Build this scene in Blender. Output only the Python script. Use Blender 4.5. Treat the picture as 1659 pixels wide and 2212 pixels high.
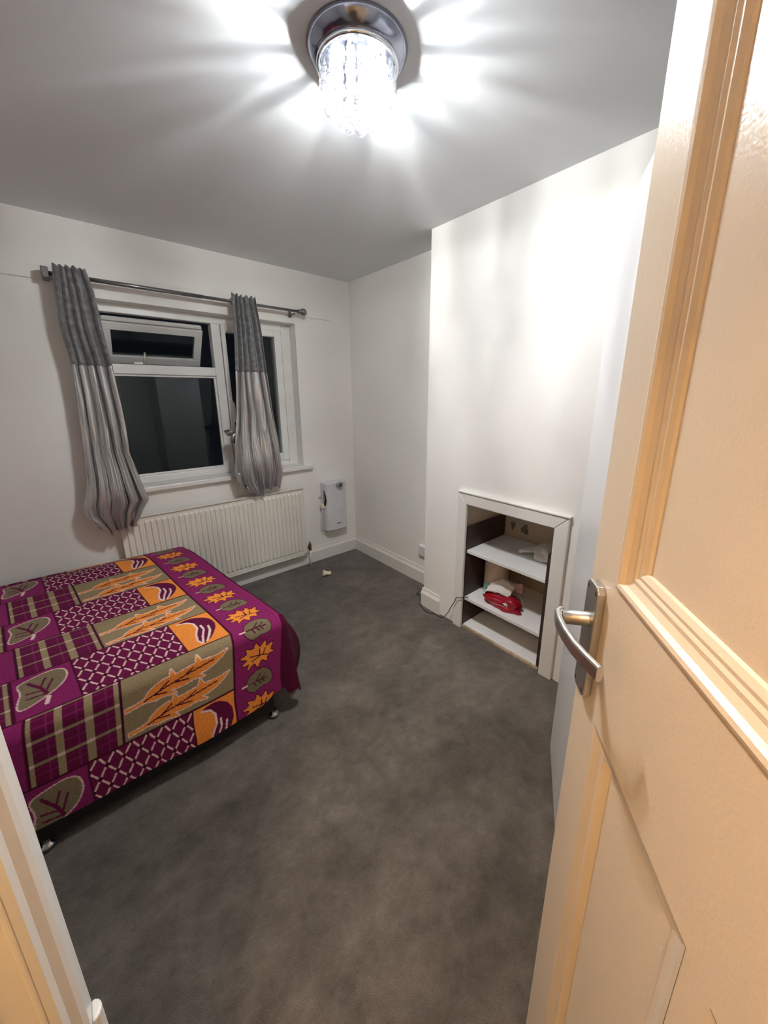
import bpy, bmesh, math, random
import numpy as np
from mathutils import Vector, Matrix, noise

# ------------------------------------------------------------------ camera, world, exposure
S = bpy.context.scene
COL = S.collection
for o in list(bpy.data.objects):
    bpy.data.objects.remove(o)

CAM = Vector((-1.9701, -2.8480, 1.4899))
YAW, PITCH, ROLL = 0.7119, -0.2535, -0.0011
F_PX, PPX, PPY = 797.6, 848.25, 1058.2
cam = bpy.data.cameras.new('camera')
cam.sensor_fit = 'VERTICAL'
cam.sensor_height = 36.0
cam.sensor_width = 27.0
cam.lens = F_PX / 2212 * 36.0
cam.shift_x = -(PPX - 829.5) / 2212
cam.shift_y = (PPY - 1106) / 2212
cam.clip_start = 0.01
camo = bpy.data.objects.new('camera', cam)
COL.objects.link(camo)
fw = Vector((math.sin(YAW) * math.cos(PITCH), math.cos(YAW) * math.cos(PITCH), math.sin(PITCH)))
rt = Vector((math.cos(YAW), -math.sin(YAW), 0))
up = rt.cross(fw)
rt2 = rt * math.cos(ROLL) + up * math.sin(ROLL)
up2 = up * math.cos(ROLL) - rt * math.sin(ROLL)
m = Matrix((rt2, up2, -fw)).transposed().to_4x4()
m.translation = CAM
camo.matrix_world = m
S.camera = camo

W = bpy.data.worlds.new('night')
S.world = W
W.use_nodes = True
W.node_tree.nodes['Background'].inputs[0].default_value = (0.010, 0.012, 0.016, 1)
W.node_tree.nodes['Background'].inputs[1].default_value = 0.25

S.view_settings.view_transform = 'Standard'
S.view_settings.look = 'None'
S.view_settings.exposure = 0.82
S.view_settings.gamma = 1.0
S.view_settings.use_curve_mapping = False
S.cycles.use_denoising = True
S.cycles.caustics_refractive = False
S.cycles.caustics_reflective = False
S.cycles.max_bounces = 8
S.cycles.diffuse_bounces = 6
S.cycles.glossy_bounces = 3
S.cycles.transmission_bounces = 8
S.cycles.use_adaptive_sampling = True
S.cycles.adaptive_threshold = 0.15
S.cycles.adaptive_min_samples = 20
S.cycles.transparent_max_bounces = 12
S.cycles.sample_clamp_indirect = 6.0

LAMP_GLOW = 10500.0      # radiance of the ceiling light's four capsule bulbs
LAMP_DOWN = 6.0        # watts of each area disc added under a bulb to send light down
HALL_POWER = 350.0
LAMP_COL = (1.0, 0.99, 0.975)
HALL_COL = (1.0, 0.63, 0.29)

H = 2.4
random.seed(4)

# ------------------------------------------------------------------ materials
def srgb(r, g, b):
    f = lambda c: (c / 255 / 12.92) if c / 255 <= 0.04045 else ((c / 255 + 0.055) / 1.055) ** 2.4
    return (f(r), f(g), f(b), 1)

MATS = {}
def mat(name, col, rough=0.5, metal=0.0, bump=0.0, bscale=200.0, var=0.0, vscale=3.0, spec=0.5, coat=0.0,
        trans=0.0, ior=1.45, emis=None, estr=0.0, sheen=0.0, bdist=0.002, aniso=0.0):
    M = bpy.data.materials.new(name)
    M.use_nodes = True
    nt = M.node_tree
    p = nt.nodes['Principled BSDF']
    p.inputs['Base Color'].default_value = col
    p.inputs['Roughness'].default_value = rough
    p.inputs['Metallic'].default_value = metal
    p.inputs['Specular IOR Level'].default_value = spec
    p.inputs['Coat Weight'].default_value = coat
    p.inputs['Coat Roughness'].default_value = 0.08
    p.inputs['Transmission Weight'].default_value = trans
    p.inputs['IOR'].default_value = ior
    p.inputs['Sheen Weight'].default_value = sheen
    p.inputs['Anisotropic'].default_value = aniso
    if emis:
        p.inputs['Emission Color'].default_value = emis
        p.inputs['Emission Strength'].default_value = estr
    tc = nt.nodes.new('ShaderNodeTexCoord')
    if var > 0:
        n = nt.nodes.new('ShaderNodeTexNoise')
        n.inputs['Scale'].default_value = vscale
        n.inputs['Detail'].default_value = 3
        nt.links.new(tc.outputs['Object'], n.inputs['Vector'])
        r = nt.nodes.new('ShaderNodeMapRange')
        r.inputs['From Min'].default_value = 0.3
        r.inputs['From Max'].default_value = 0.7
        r.inputs['To Min'].default_value = 1 - var
        r.inputs['To Max'].default_value = 1 + var
        nt.links.new(n.outputs['Fac'], r.inputs['Value'])
        mx = nt.nodes.new('ShaderNodeMix')
        mx.data_type = 'RGBA'
        mx.blend_type = 'MULTIPLY'
        mx.inputs[0].default_value = 1
        mx.inputs[6].default_value = col
        nt.links.new(r.outputs['Result'], mx.inputs[7])
        nt.links.new(mx.outputs[2], p.inputs['Base Color'])
    if bump > 0:
        n = nt.nodes.new('ShaderNodeTexNoise')
        n.inputs['Scale'].default_value = bscale
        n.inputs['Detail'].default_value = 1
        nt.links.new(tc.outputs['Object'], n.inputs['Vector'])
        b = nt.nodes.new('ShaderNodeBump')
        b.inputs['Strength'].default_value = bump
        b.inputs['Distance'].default_value = bdist
        nt.links.new(n.outputs['Fac'], b.inputs['Height'])
        nt.links.new(b.outputs['Normal'], p.inputs['Normal'])
    MATS[name] = M
    return M

mat('wall_paint', (0.85, 0.83, 0.795, 1), 0.5, bump=0.12, bscale=90, var=0.025, vscale=2.2)
mat('ceiling_paint', (0.745, 0.755, 0.78, 1), 0.75, bump=0.15, bscale=25, var=0.03, vscale=1.5)
mat('hall_paint', (0.72, 0.62, 0.46, 1), 0.6, bump=0.1, bscale=90)
mat('gloss_white', (0.76, 0.745, 0.71, 1), 0.32, bump=0.08, bscale=60)
mat('sill_white', (0.78, 0.76, 0.73, 1), 0.28, var=0.05, vscale=9)
mat('pvc_white', (0.80, 0.80, 0.78, 1), 0.3, var=0.04, vscale=12)
mat('rubber_seal', (0.02, 0.02, 0.02, 1), 0.6)
mat('door_paint', (0.72, 0.62, 0.49, 1), 0.29, bump=0.24, bscale=260, bdist=0.0010)
mat('satin_metal', (0.62, 0.60, 0.57, 1), 0.33, 1.0, bump=0.05, bscale=300)
mat('dark_hole', (0.01, 0.01, 0.01, 1), 0.9)
mat('chrome', (0.80, 0.82, 0.85, 1), 0.07, 1.0)
mat('foot_chrome', (0.45, 0.46, 0.48, 1), 0.18, 1.0)
mat('ring_grey', (0.42, 0.42, 0.42, 1), 0.3, 0.4)
mat('plate_chrome', (0.36, 0.38, 0.47, 1), 0.16, 1.0)
mat('rod_metal', (0.24, 0.24, 0.25, 1), 0.28, 0.9)
mat('velvet_grey', (0.135, 0.135, 0.137, 1), 0.55, 0.2, bump=0.5, bscale=55, var=0.45, vscale=40, sheen=0.6, bdist=0.004)
mat('satin_grey', (0.50, 0.49, 0.49, 1), 0.21, 0.72, bump=0.10, bscale=18, bdist=0.01)
mat('base_black', (0.012, 0.011, 0.012, 1), 0.8)
mat('mattress_cloth', (0.55, 0.53, 0.5, 1), 0.9)
mat('radiator_paint', (0.76, 0.73, 0.66, 1), 0.35, var=0.04, vscale=6)
mat('brass_dark', (0.16, 0.11, 0.06, 1), 0.45, 0.8)
mat('plastic_white', (0.66, 0.655, 0.67, 1), 0.35, var=0.03, vscale=15)
mat('plastic_cream', (0.80, 0.72, 0.55, 1), 0.4, var=0.05, vscale=30)
mat('plastic_black', (0.012, 0.012, 0.012, 1), 0.45)
mat('dial_grey', (0.09, 0.085, 0.08, 1), 0.45)
mat('wood_dark', (0.048, 0.024, 0.019, 1), 0.5, var=0.35, vscale=14, bump=0.05)
mat('shelf_white', (0.80, 0.79, 0.785, 1), 0.4, var=0.03, vscale=8)
mat('old_board', (0.44, 0.35, 0.24, 1), 0.8, var=0.3, vscale=20)
mat('mould_wall', (0.60, 0.52, 0.40, 1), 0.8, bump=0.4, bscale=30, var=0.10, vscale=5)
mat('paper_roll', (0.70, 0.58, 0.48, 1), 0.85, bump=0.3, bscale=120)
mat('wrap_teal', (0.30, 0.58, 0.54, 1), 0.12, coat=0.8, var=0.5, vscale=16)
mat('red_plastic', (0.33, 0.008, 0.022, 1), 0.33, bump=0.25, bscale=40, coat=0.2)
mat('pink_film', (0.55, 0.34, 0.31, 1), 0.4, bump=0.3, bscale=50)
mat('mask_white', (0.72, 0.68, 0.65, 1), 0.8)
mat('white_film', (0.72, 0.71, 0.70, 1), 0.4, bump=0.4, bscale=40, var=0.08, vscale=20)
mat('wardrobe_white', (0.70, 0.69, 0.685, 1), 0.35)
mat('lampholder', (0.35, 0.36, 0.38, 1), 0.4, 0.5)

def glass_mat():
    M = bpy.data.materials.new('window_glass')
    M.use_nodes = True
    nt = M.node_tree
    nt.nodes.remove(nt.nodes['Principled BSDF'])
    out = nt.nodes['Material Output']
    t = nt.nodes.new('ShaderNodeBsdfTransparent')
    t.inputs[0].default_value = (0.80, 0.84, 0.83, 1)
    g = nt.nodes.new('ShaderNodeBsdfGlossy')
    g.inputs['Roughness'].default_value = 0.015
    g.inputs['Color'].default_value = (0.9, 0.95, 0.97, 1)
    fr = nt.nodes.new('ShaderNodeFresnel')
    fr.inputs['IOR'].default_value = 1.42
    mx = nt.nodes.new('ShaderNodeMixShader')
    nt.links.new(fr.outputs[0], mx.inputs[0])
    nt.links.new(t.outputs[0], mx.inputs[1])
    nt.links.new(g.outputs[0], mx.inputs[2])
    nt.links.new(mx.outputs[0], out.inputs[0])
    MATS['window_glass'] = M
glass_mat()

def crystal_mat():
    M = bpy.data.materials.new('crystal')
    M.use_nodes = True
    nt = M.node_tree
    nt.nodes.remove(nt.nodes['Principled BSDF'])
    out = nt.nodes['Material Output']
    t = nt.nodes.new('ShaderNodeBsdfTransparent')
    t.inputs[0].default_value = (0.97, 0.98, 1, 1)
    g = nt.nodes.new('ShaderNodeBsdfGlass')
    g.inputs['IOR'].default_value = 1.6
    g.inputs['Roughness'].default_value = 0.0
    tl = nt.nodes.new('ShaderNodeBsdfTranslucent')
    tl.inputs[0].default_value = (0.9, 0.93, 1, 1)
    m1 = nt.nodes.new('ShaderNodeMixShader')
    m1.inputs[0].default_value = 0.38
    m2 = nt.nodes.new('ShaderNodeMixShader')
    m2.inputs[0].default_value = 0.004
    nt.links.new(t.outputs[0], m1.inputs[1])
    nt.links.new(g.outputs[0], m1.inputs[2])
    nt.links.new(m1.outputs[0], m2.inputs[1])
    nt.links.new(tl.outputs[0], m2.inputs[2])
    nt.links.new(m2.outputs[0], out.inputs[0])
    MATS['crystal'] = M
crystal_mat()

def emit_mat(name, col, strength):
    M = bpy.data.materials.new(name)
    M.use_nodes = True
    nt = M.node_tree
    nt.nodes.remove(nt.nodes['Principled BSDF'])
    e = nt.nodes.new('ShaderNodeEmission')
    e.inputs[0].default_value = (*col, 1)
    e.inputs[1].default_value = strength
    nt.links.new(e.outputs[0], nt.nodes['Material Output'].inputs[0])
    MATS[name] = M
emit_mat('bulb_glow', LAMP_COL, LAMP_GLOW)
emit_mat('hall_globe', HALL_COL, 12.0)

def carpet_mat():
    M = bpy.data.materials.new('carpet')
    M.use_nodes = True
    nt = M.node_tree
    p = nt.nodes['Principled BSDF']
    p.inputs['Roughness'].default_value = 0.95
    p.inputs['Specular IOR Level'].default_value = 0.1
    p.inputs['Sheen Weight'].default_value = 0.25
    p.inputs['Sheen Roughness'].default_value = 0.5
    tc = nt.nodes.new('ShaderNodeTexCoord')
    def nz(scale, detail, rough, dist=0.0, stretch=None):
        n = nt.nodes.new('ShaderNodeTexNoise')
        n.inputs['Scale'].default_value = scale
        n.inputs['Detail'].default_value = detail
        n.inputs['Roughness'].default_value = rough
        n.inputs['Distortion'].default_value = dist
        src = tc.outputs['Object']
        if stretch:
            mp = nt.nodes.new('ShaderNodeMapping')
            mp.inputs['Rotation'].default_value = (0, 0, stretch[0])
            mp.inputs['Scale'].default_value = (stretch[1], stretch[2], 1)
            nt.links.new(src, mp.inputs['Vector'])
            src = mp.outputs['Vector']
        nt.links.new(src, n.inputs['Vector'])
        return n
    big = nz(2.4, 5, 0.68, 0.25, (0.6, 1.0, 1.5))
    med = nz(11.0, 4, 0.74, 0.15)
    fine = nz(420, 1, 0.6)
    r1 = nt.nodes.new('ShaderNodeValToRGB')
    r1.color_ramp.elements[0].position = 0.30
    r1.color_ramp.elements[0].color = (0.066, 0.056, 0.046, 1)
    r1.color_ramp.elements[1].position = 0.70
    r1.color_ramp.elements[1].color = (0.150, 0.131, 0.111, 1)
    nt.links.new(big.outputs['Fac'], r1.inputs['Fac'])
    r2 = nt.nodes.new('ShaderNodeMapRange')
    r2.inputs['From Min'].default_value = 0.3
    r2.inputs['From Max'].default_value = 0.72
    r2.inputs['To Min'].default_value = 0.74
    r2.inputs['To Max'].default_value = 1.34
    nt.links.new(med.outputs['Fac'], r2.inputs['Value'])
    r3 = nt.nodes.new('ShaderNodeMapRange')
    r3.inputs['From Min'].default_value = 0.3
    r3.inputs['From Max'].default_value = 0.7
    r3.inputs['To Min'].default_value = 0.72
    r3.inputs['To Max'].default_value = 1.28
    nt.links.new(fine.outputs['Fac'], r3.inputs['Value'])
    ml = nt.nodes.new('ShaderNodeMath')
    ml.operation = 'MULTIPLY'
    nt.links.new(r2.outputs[0], ml.inputs[0])
    nt.links.new(r3.outputs[0], ml.inputs[1])
    mx = nt.nodes.new('ShaderNodeMix')
    mx.data_type = 'RGBA'
    mx.blend_type = 'MULTIPLY'
    mx.inputs[0].default_value = 1
    nt.links.new(r1.outputs[0], mx.inputs[6])
    nt.links.new(ml.outputs[0], mx.inputs[7])
    nt.links.new(mx.outputs[2], p.inputs['Base Color'])
    b = nt.nodes.new('ShaderNodeBump')
    b.inputs['Strength'].default_value = 0.7
    b.inputs['Distance'].default_value = 0.004
    nt.links.new(fine.outputs['Fac'], b.inputs['Height'])
    b2 = nt.nodes.new('ShaderNodeBump')
    b2.inputs['Strength'].default_value = 0.5
    b2.inputs['Distance'].default_value = 0.012
    nt.links.new(med.outputs['Fac'], b2.inputs['Height'])
    nt.links.new(b.outputs['Normal'], b2.inputs['Normal'])
    nt.links.new(b2.outputs['Normal'], p.inputs['Normal'])
    MATS['carpet'] = M
carpet_mat()

def blanket_mat():
    M = bpy.data.materials.new('printed_fleece')
    M.use_nodes = True
    nt = M.node_tree
    p = nt.nodes['Principled BSDF']
    p.inputs['Roughness'].default_value = 0.95
    p.inputs['Specular IOR Level'].default_value = 0.15
    p.inputs['Sheen Weight'].default_value = 0.02
    a = nt.nodes.new('ShaderNodeAttribute')
    a.attribute_name = 'print'
    tc = nt.nodes.new('ShaderNodeTexCoord')
    n = nt.nodes.new('ShaderNodeTexNoise')
    n.inputs['Scale'].default_value = 260
    nt.links.new(tc.outputs['Object'], n.inputs['Vector'])
    r = nt.nodes.new('ShaderNodeMapRange')
    r.inputs['From Min'].default_value = 0.3
    r.inputs['From Max'].default_value = 0.7
    r.inputs['To Min'].default_value = 0.8
    r.inputs['To Max'].default_value = 1.2
    nt.links.new(n.outputs['Fac'], r.inputs['Value'])
    mx = nt.nodes.new('ShaderNodeMix')
    mx.data_type = 'RGBA'
    mx.blend_type = 'MULTIPLY'
    mx.inputs[0].default_value = 1
    nt.links.new(a.outputs['Color'], mx.inputs[6])
    nt.links.new(r.outputs[0], mx.inputs[7])
    nt.links.new(mx.outputs[2], p.inputs['Base Color'])
    b = nt.nodes.new('ShaderNodeBump')
    b.inputs['Strength'].default_value = 0.4
    b.inputs['Distance'].default_value = 0.002
    nt.links.new(n.outputs['Fac'], b.inputs['Height'])
    nt.links.new(b.outputs['Normal'], p.inputs['Normal'])
    MATS['printed_fleece'] = M
blanket_mat()

# ------------------------------------------------------------------ mesh helpers
class MB:
    def __init__(s):
        s.v, s.f = [], []
    def add(s, vs, fs):
        k = len(s.v)
        s.v += [tuple(p) for p in vs]
        s.f += [tuple(i + k for i in f) for f in fs]
        return s
    def box(s, x0, x1, y0, y1, z0, z1):
        if x0 > x1: x0, x1 = x1, x0
        if y0 > y1: y0, y1 = y1, y0
        if z0 > z1: z0, z1 = z1, z0
        return s.add([(x0, y0, z0), (x1, y0, z0), (x1, y1, z0), (x0, y1, z0), (x0, y0, z1), (x1, y0, z1), (x1, y1, z1), (x0, y1, z1)],
                     [(0, 3, 2, 1), (4, 5, 6, 7), (0, 1, 5, 4), (1, 2, 6, 5), (2, 3, 7, 6), (3, 0, 4, 7)])
    def prism(s, poly, z0, z1):
        n = len(poly)
        vs = [(x, y, z0) for x, y in poly] + [(x, y, z1) for x, y in poly]
        return s.add(vs, [tuple(reversed(range(n))), tuple(range(n, 2 * n))] + [(i, (i + 1) % n, n + (i + 1) % n, n + i) for i in range(n)])
    def tube(s, pts, rad, n=10, cap=True):
        pts = [Vector(p) for p in pts]
        rads = rad if isinstance(rad, (list, tuple)) else [rad] * len(pts)
        nrm = None
        rings = []
        for i, p in enumerate(pts):
            t = (pts[min(i + 1, len(pts) - 1)] - pts[max(i - 1, 0)]).normalized()
            if nrm is None:
                nrm = t.orthogonal().normalized()
            else:
                nrm = (nrm - t * nrm.dot(t)).normalized()
            b = t.cross(nrm)
            rings.append([p + (nrm * math.cos(a) + b * math.sin(a)) * rads[i] for a in [2 * math.pi * k / n for k in range(n)]])
        vs = [q for r in rings for q in r]
        fs = []
        for i in range(len(pts) - 1):
            for k in range(n):
                fs.append((i * n + k, i * n + (k + 1) % n, (i + 1) * n + (k + 1) % n, (i + 1) * n + k))
        if cap:
            fs.append(tuple(reversed(range(n))))
            fs.append(tuple(range((len(pts) - 1) * n, len(pts) * n)))
        return s.add(vs, fs)
    def lathe(s, prof, c=(0, 0, 0), n=32, axis='z'):
        vs, fs = [], []
        for r, h in prof:
            for k in range(n):
                a = 2 * math.pi * k / n
                if axis == 'z':
                    vs.append((c[0] + r * math.cos(a), c[1] + r * math.sin(a), c[2] + h))
                elif axis == 'y':
                    vs.append((c[0] + r * math.cos(a), c[1] + h, c[2] + r * math.sin(a)))
                else:
                    vs.append((c[0] + h, c[1] + r * math.cos(a), c[2] + r * math.sin(a)))
        for i in range(len(prof) - 1):
            for k in range(n):
                fs.append((i * n + k, i * n + (k + 1) % n, (i + 1) * n + (k + 1) % n, (i + 1) * n + k))
        return s.add(vs, fs)
    def grid(s, P):
        nj, ni = len(P), len(P[0])
        vs = [q for row in P for q in row]
        fs = [(j * ni + i, j * ni + i + 1, (j + 1) * ni + i + 1, (j + 1) * ni + i) for j in range(nj - 1) for i in range(ni - 1)]
        return s.add(vs, fs)
    def build(s, name, m, parent=None, smooth=False, bevel=0.0, seg=2, loc=None):
        me = bpy.data.meshes.new(name)
        me.from_pydata([tuple(v) for v in s.v], [], s.f)
        me.validate()
        bm = bmesh.new()
        bm.from_mesh(me)
        bmesh.ops.recalc_face_normals(bm, faces=bm.faces)
        bm.to_mesh(me)
        bm.free()
        me.materials.append(MATS[m])
        if smooth:
            me.polygons.foreach_set('use_smooth', [True] * len(me.polygons))
        o = bpy.data.objects.new(name, me)
        COL.objects.link(o)
        if parent:
            o.parent = parent
            o.matrix_parent_inverse = parent.matrix_world.inverted()
        if bevel > 0:
            b = o.modifiers.new('bevel', 'BEVEL')
            b.width = bevel
            b.segments = seg
            b.limit_method = 'ANGLE'
            b.angle_limit = math.radians(40)
            b.harden_normals = False
        return o

def empty(name, loc, kind=None):
    o = bpy.data.objects.new(name, None)
    o.location = loc
    o.empty_display_size = 0.05
    COL.objects.link(o)
    o.matrix_world = Matrix.Translation(loc)
    if kind:
        o['kind'] = kind
    return o

def tag(o, label, cat, group=None):
    o['label'] = label
    o['category'] = cat
    if group:
        o['group'] = group
    return o

def struct(o, label=None, cat=None):
    o['kind'] = 'structure'
    if label:
        o['label'] = label
    if cat:
        o['category'] = cat
    return o

def bx(*a):
    return MB().box(*a)

# ------------------------------------------------------------------ room shell
XL = -3.55            # left wall (bed head)
YN = -2.33            # near wall, left part
XD = -2.08            # plane of the doorway wall (room face)
YK = -3.30            # near wall of the entrance nook
D, Y1, Y2 = 0.226, -1.171, -2.44   # chimney breast

b = MB()
b.box(XL - 0.1, 0.5, -4.3, 0.25, -0.08, 0.0)
struct(b.build('floor', 'carpet'), 'dark grey brown carpet with paler scuffed nap marks', 'floor')

b = MB().box(XL - 0.1, 0.5, -4.3, 0.25, H, H + 0.08)
struct(b.build('ceiling', 'ceiling_paint'), 'plain white ceiling carrying the crystal light', 'ceiling')

WX0, WX1, WZ0, WZ1 = -1.80, -0.517, 0.885, 2.022
b = MB()
b.box(XL - 0.1, WX0, 0, 0.25, 0, H).box(WX1, 0.12, 0, 0.25, 0, H)
b.box(WX0, WX1, 0, 0.25, 0, WZ0).box(WX0, WX1, 0, 0.25, WZ1, H)
struct(b.build('wall_far', 'wall_paint'), 'off white wall with the window and radiator', 'wall')

b = MB().box(0, 0.12, Y1, 0.0, 0, H)
struct(b.build('wall_right', 'wall_paint'), 'off white alcove wall beside the window wall corner', 'wall')
b = MB().box(0, 0.12, YK - 0.12, Y2, 0, H)
struct(b.build('wall_right_near', 'wall_paint'), 'off white recess wall beyond the chimney breast', 'wall')

# chimney breast with the fireplace niche
FY0, FY1, FZ = -1.50, -2.062, 0.84
b = MB()
b.box(-D, 0.32, FY0, Y1, 0, H).box(-D, 0.32, Y2, FY1, 0, H).box(-D, 0.32, FY1, FY0, FZ, H)
cb = struct(b.build('wall_chimney', 'wall_paint'), 'projecting off white chimney breast above the shelved fireplace', 'wall')
b = MB().box(0.215, 0.32, FY1, FY0, 0.0, FZ)
nb = b.build('niche_back', 'mould_wall', cb)
nb['label'] = 'yellowed plaster back of the niche with grey mould spots'
# two mould stains: blotchy patches of plaster skim on the niche back
mat('mould_stain', (0.20, 0.18, 0.13, 1), 0.9, bump=0.5, bscale=60, var=0.5, vscale=70)
def stain(cy, cz, ry, rz):
    mb = MB()
    n = 20
    pts = [(0.2135, cy, cz)]
    for k in range(n):
        a = 2 * math.pi * k / n
        r = 1 + 0.22 * math.sin(3 * a + cy * 40) + 0.12 * math.sin(7 * a)
        pts.append((0.2148, cy + ry * r * math.cos(a), cz + rz * r * math.sin(a)))
    mb.add(pts, [(0, 1 + k, 1 + (k + 1) % n) for k in range(n)])
    mb.build('mould_stain', 'mould_stain', cb)
stain(-1.578, 0.622, 0.018, 0.030)
stain(-1.668, 0.612, 0.028, 0.034)
b = MB().box(-D + 0.02, 0.215, FY0 - 0.004, FY0, 0.68, FZ)
b.build('niche_cheek', 'mould_wall', cb)

b = MB().box(XL - 0.1, XL, YN - 0.1, 0.0, 0, H)
struct(b.build('wall_left', 'wall_paint'), 'off white wall at the head of the bed', 'wall')
JY = -2.363           # opening side of the left door jamb
b = MB().box(XL - 0.1, XD - 0.02, JY + 0.03, YN, 0, H)
b.box(XD - 0.14, XD - 0.02, JY + 0.03, YN, 0, H)
struct(b.build('wall_near', 'wall_paint'), 'off white wall behind the door frame', 'wall')
HY = -3.165           # hinge side of the doorway
DH = 1.99
b = MB()
b.box(XD - 0.14, XD, YK - 0.12, HY - 0.03, 0, H)
b.box(XD - 0.14, XD, HY - 0.03, JY + 0.03, DH + 0.03, H)
b.box(XD - 0.14, 0.12, YK - 0.12, YK, 0, H)
struct(b.build('wall_entrance', 'wall_paint'), 'off white wall around the doorway', 'wall')
b = MB()
b.box(XL - 0.1, XL, -4.3, YN - 0.1, 0, H).box(XL - 0.1, XD - 0.14, -4.3, -4.2, 0, H)
b.box(XL, XD - 0.14, JY + 0.028, JY + 0.03, 0, H).box(XD - 0.15, XD - 0.142, -4.2, HY - 0.03, 0, H)
struct(b.build('wall_hall', 'hall_paint'), 'cream wall of the hallway outside the room', 'wall')

# skirting boards
SK, ST = 0.136, 0.018
def skirt_y(name, x0, x1, y):       # along the far wall
    p = [(0, 0), (-ST, 0), (-ST, SK * 0.72), (-ST * 0.45, SK * 0.86), (-ST * 0.3, SK), (0, SK)]
    mb = MB()
    n = len(p)
    vs = [(x0, y + a, z) for a, z in p] + [(x1, y + a, z) for a, z in p]
    mb.add(vs, [tuple(range(n)), tuple(range(n, 2 * n))] + [(i, (i + 1) % n, n + (i + 1) % n, n + i) for i in range(n)])
    return mb.build(name, 'gloss_white')
def skirt_x(name, y0, y1, x):       # along a wall facing -x
    p = [(0, 0), (-ST, 0), (-ST, SK * 0.72), (-ST * 0.45, SK * 0.86), (-ST * 0.3, SK), (0, SK)]
    mb = MB()
    n = len(p)
    vs = [(x + a, y0, z) for a, z in p] + [(x + a, y1, z) for a, z in p]
    mb.add(vs, [tuple(range(n)), tuple(range(n, 2 * n))] + [(i, (i + 1) % n, n + (i + 1) % n, n + i) for i in range(n)])
    return mb.build(name, 'gloss_white')
struct(skirt_y('baseboard_far', XL, 0.0, 0.0), 'white skirting board under the radiator', 'baseboard')
struct(skirt_x('baseboard_right', Y1, -0.0, 0.0), 'white skirting board in the right alcove', 'baseboard')
struct(skirt_x('baseboard_chimney', -1.335, Y1 + 0.012, -D), 'short white skirting board on the chimney breast', 'baseboard')

# painted batten the curtain rod hangs on
b = MB().box(XL, -0.20, -0.012, 0, 2.078, 2.145)
struct(b.build('trim_1', 'wall_paint', bevel=0.002), 'painted batten running along the wall behind the curtain rod', 'trim')

# ------------------------------------------------------------------ window
win = empty('window_1', (-1.16, 0.1, WZ0), 'structure')
win['label'] = 'white plastic window with open top sash against the night'
win['category'] = 'window'
FY, FB = 0.10, 0.165
def wbox(name, x0, x1, z0, z1, y0=FY, y1=FB, m='pvc_white', parent=None, bv=0.004):
    return bx(x0, x1, y0, y1, z0, z1).build(name, m, parent or win, bevel=bv)
wbox('frame_jamb', WX0, -1.745, WZ0 + .02, WZ1)
wbox('frame_jamb', -0.592, WX1, WZ0 + .02, WZ1)
wbox('frame_head', -1.745, -0.592, 1.972, WZ1)
wbox('frame_bottom', -1.745, -0.592, WZ0 + .02, 0.952)
wbox('mullion', -1.112, -1.052, 0.952, 1.972, FY - 0.004)
wbox('transom', -1.745, -1.112, 1.617, 1.676, FY - 0.004)
bx(-1.748, -1.109, FY + 0.03, FY + 0.036, 0.949, 1.62).build('pane', 'window_glass', win)
# fixed light bead
for (x0, x1, z0, z1) in ((-1.745, -1.112, 0.952, 0.966), (-1.745, -1.112, 1.603, 1.617), (-1.745, -1.731, .966, 1.603), (-1.126, -1.112, .966, 1.603)):
    wbox('glazing_bead', x0, x1, z0, z1, FY + 0.012, FY + 0.03, bv=0.003)
# right casement (closed)
cs = empty('casement_sash', (-0.83, 0.1, 0.95))
cs.parent = win
cs.matrix_parent_inverse = win.matrix_world.inverted()
cx0, cx1, cz0, cz1 = -1.052, -0.592, 0.952, 1.972
for (x0, x1, z0, z1, nm) in ((cx0 + .004, cx0 + .034, cz0, cz1, 'sash_stile'), (cx1 - .062, cx1 - .004, cz0, cz1, 'sash_stile'),
                             (cx0 + .034, cx1 - .062, cz0, cz0 + .062, 'sash_rail'), (cx0 + .034, cx1 - .062, cz1 - .05, cz1, 'sash_rail')):
    wbox(nm, x0, x1, z0, z1, FY - 0.012, FB, parent=cs, bv=0.006)
for x in (cx1 - .003,):
    bx(x, x + 0.003, FY - 0.002, FY + .01, cz0, cz1).build('seal', 'rubber_seal', cs)
bx(cx0 + .03, cx1 - .058, FY + 0.025, FY + 0.031, cz0 + .058, cz1 - .046).build('pane', 'window_glass', cs)
# casement handle on the mullion side
hb = MB().box(-1.052, -1.028, 0.062, 0.09, 1.30, 1.47)
hb.build('handle_plate', 'pvc_white', cs, bevel=0.006)
MB().tube([(-1.04, 0.075, 1.44), (-1.04, 0.04, 1.44), (-1.037, 0.028, 1.42), (-1.034, 0.026, 1.36), (-1.030, 0.03, 1.29)], [.009, .009, .011, .010, .008], 10).build('handle', 'pvc_white', cs, smooth=True)
# top-hung sash pushed open
SW = empty('top_hung_sash', (-1.44, 0.125, 1.915))
ang = math.radians(38)
SW.rotation_euler = (0, 0, 0)
def sash_part(name, x0, x1, d0, d1, t0, t1, m):
    # d down the sash from its hinge, t thickness (0 inner face, + outwards)
    mb = MB()
    vs = []
    for (x, d, t) in [(x0, d0, t0), (x1, d0, t0), (x1, d1, t0), (x0, d1, t0), (x0, d0, t1), (x1, d0, t1), (x1, d1, t1), (x0, d1, t1)]:
        y = 0.128 + d * math.sin(ang) + t * math.cos(ang)
        z = 1.918 - d * math.cos(ang) + t * math.sin(ang)
        vs.append((x, y, z))
    mb.add(vs, [(0, 3, 2, 1), (4, 5, 6, 7), (0, 1, 5, 4), (1, 2, 6, 5), (2, 3, 7, 6), (3, 0, 4, 7)])
    return mb.build(name, m, SW, bevel=0.004 if m != 'window_glass' else 0)
SW.parent = win
SW.matrix_parent_inverse = win.matrix_world.inverted()
sx0, sx1, sd = -1.735, -1.158, 0.29
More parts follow.
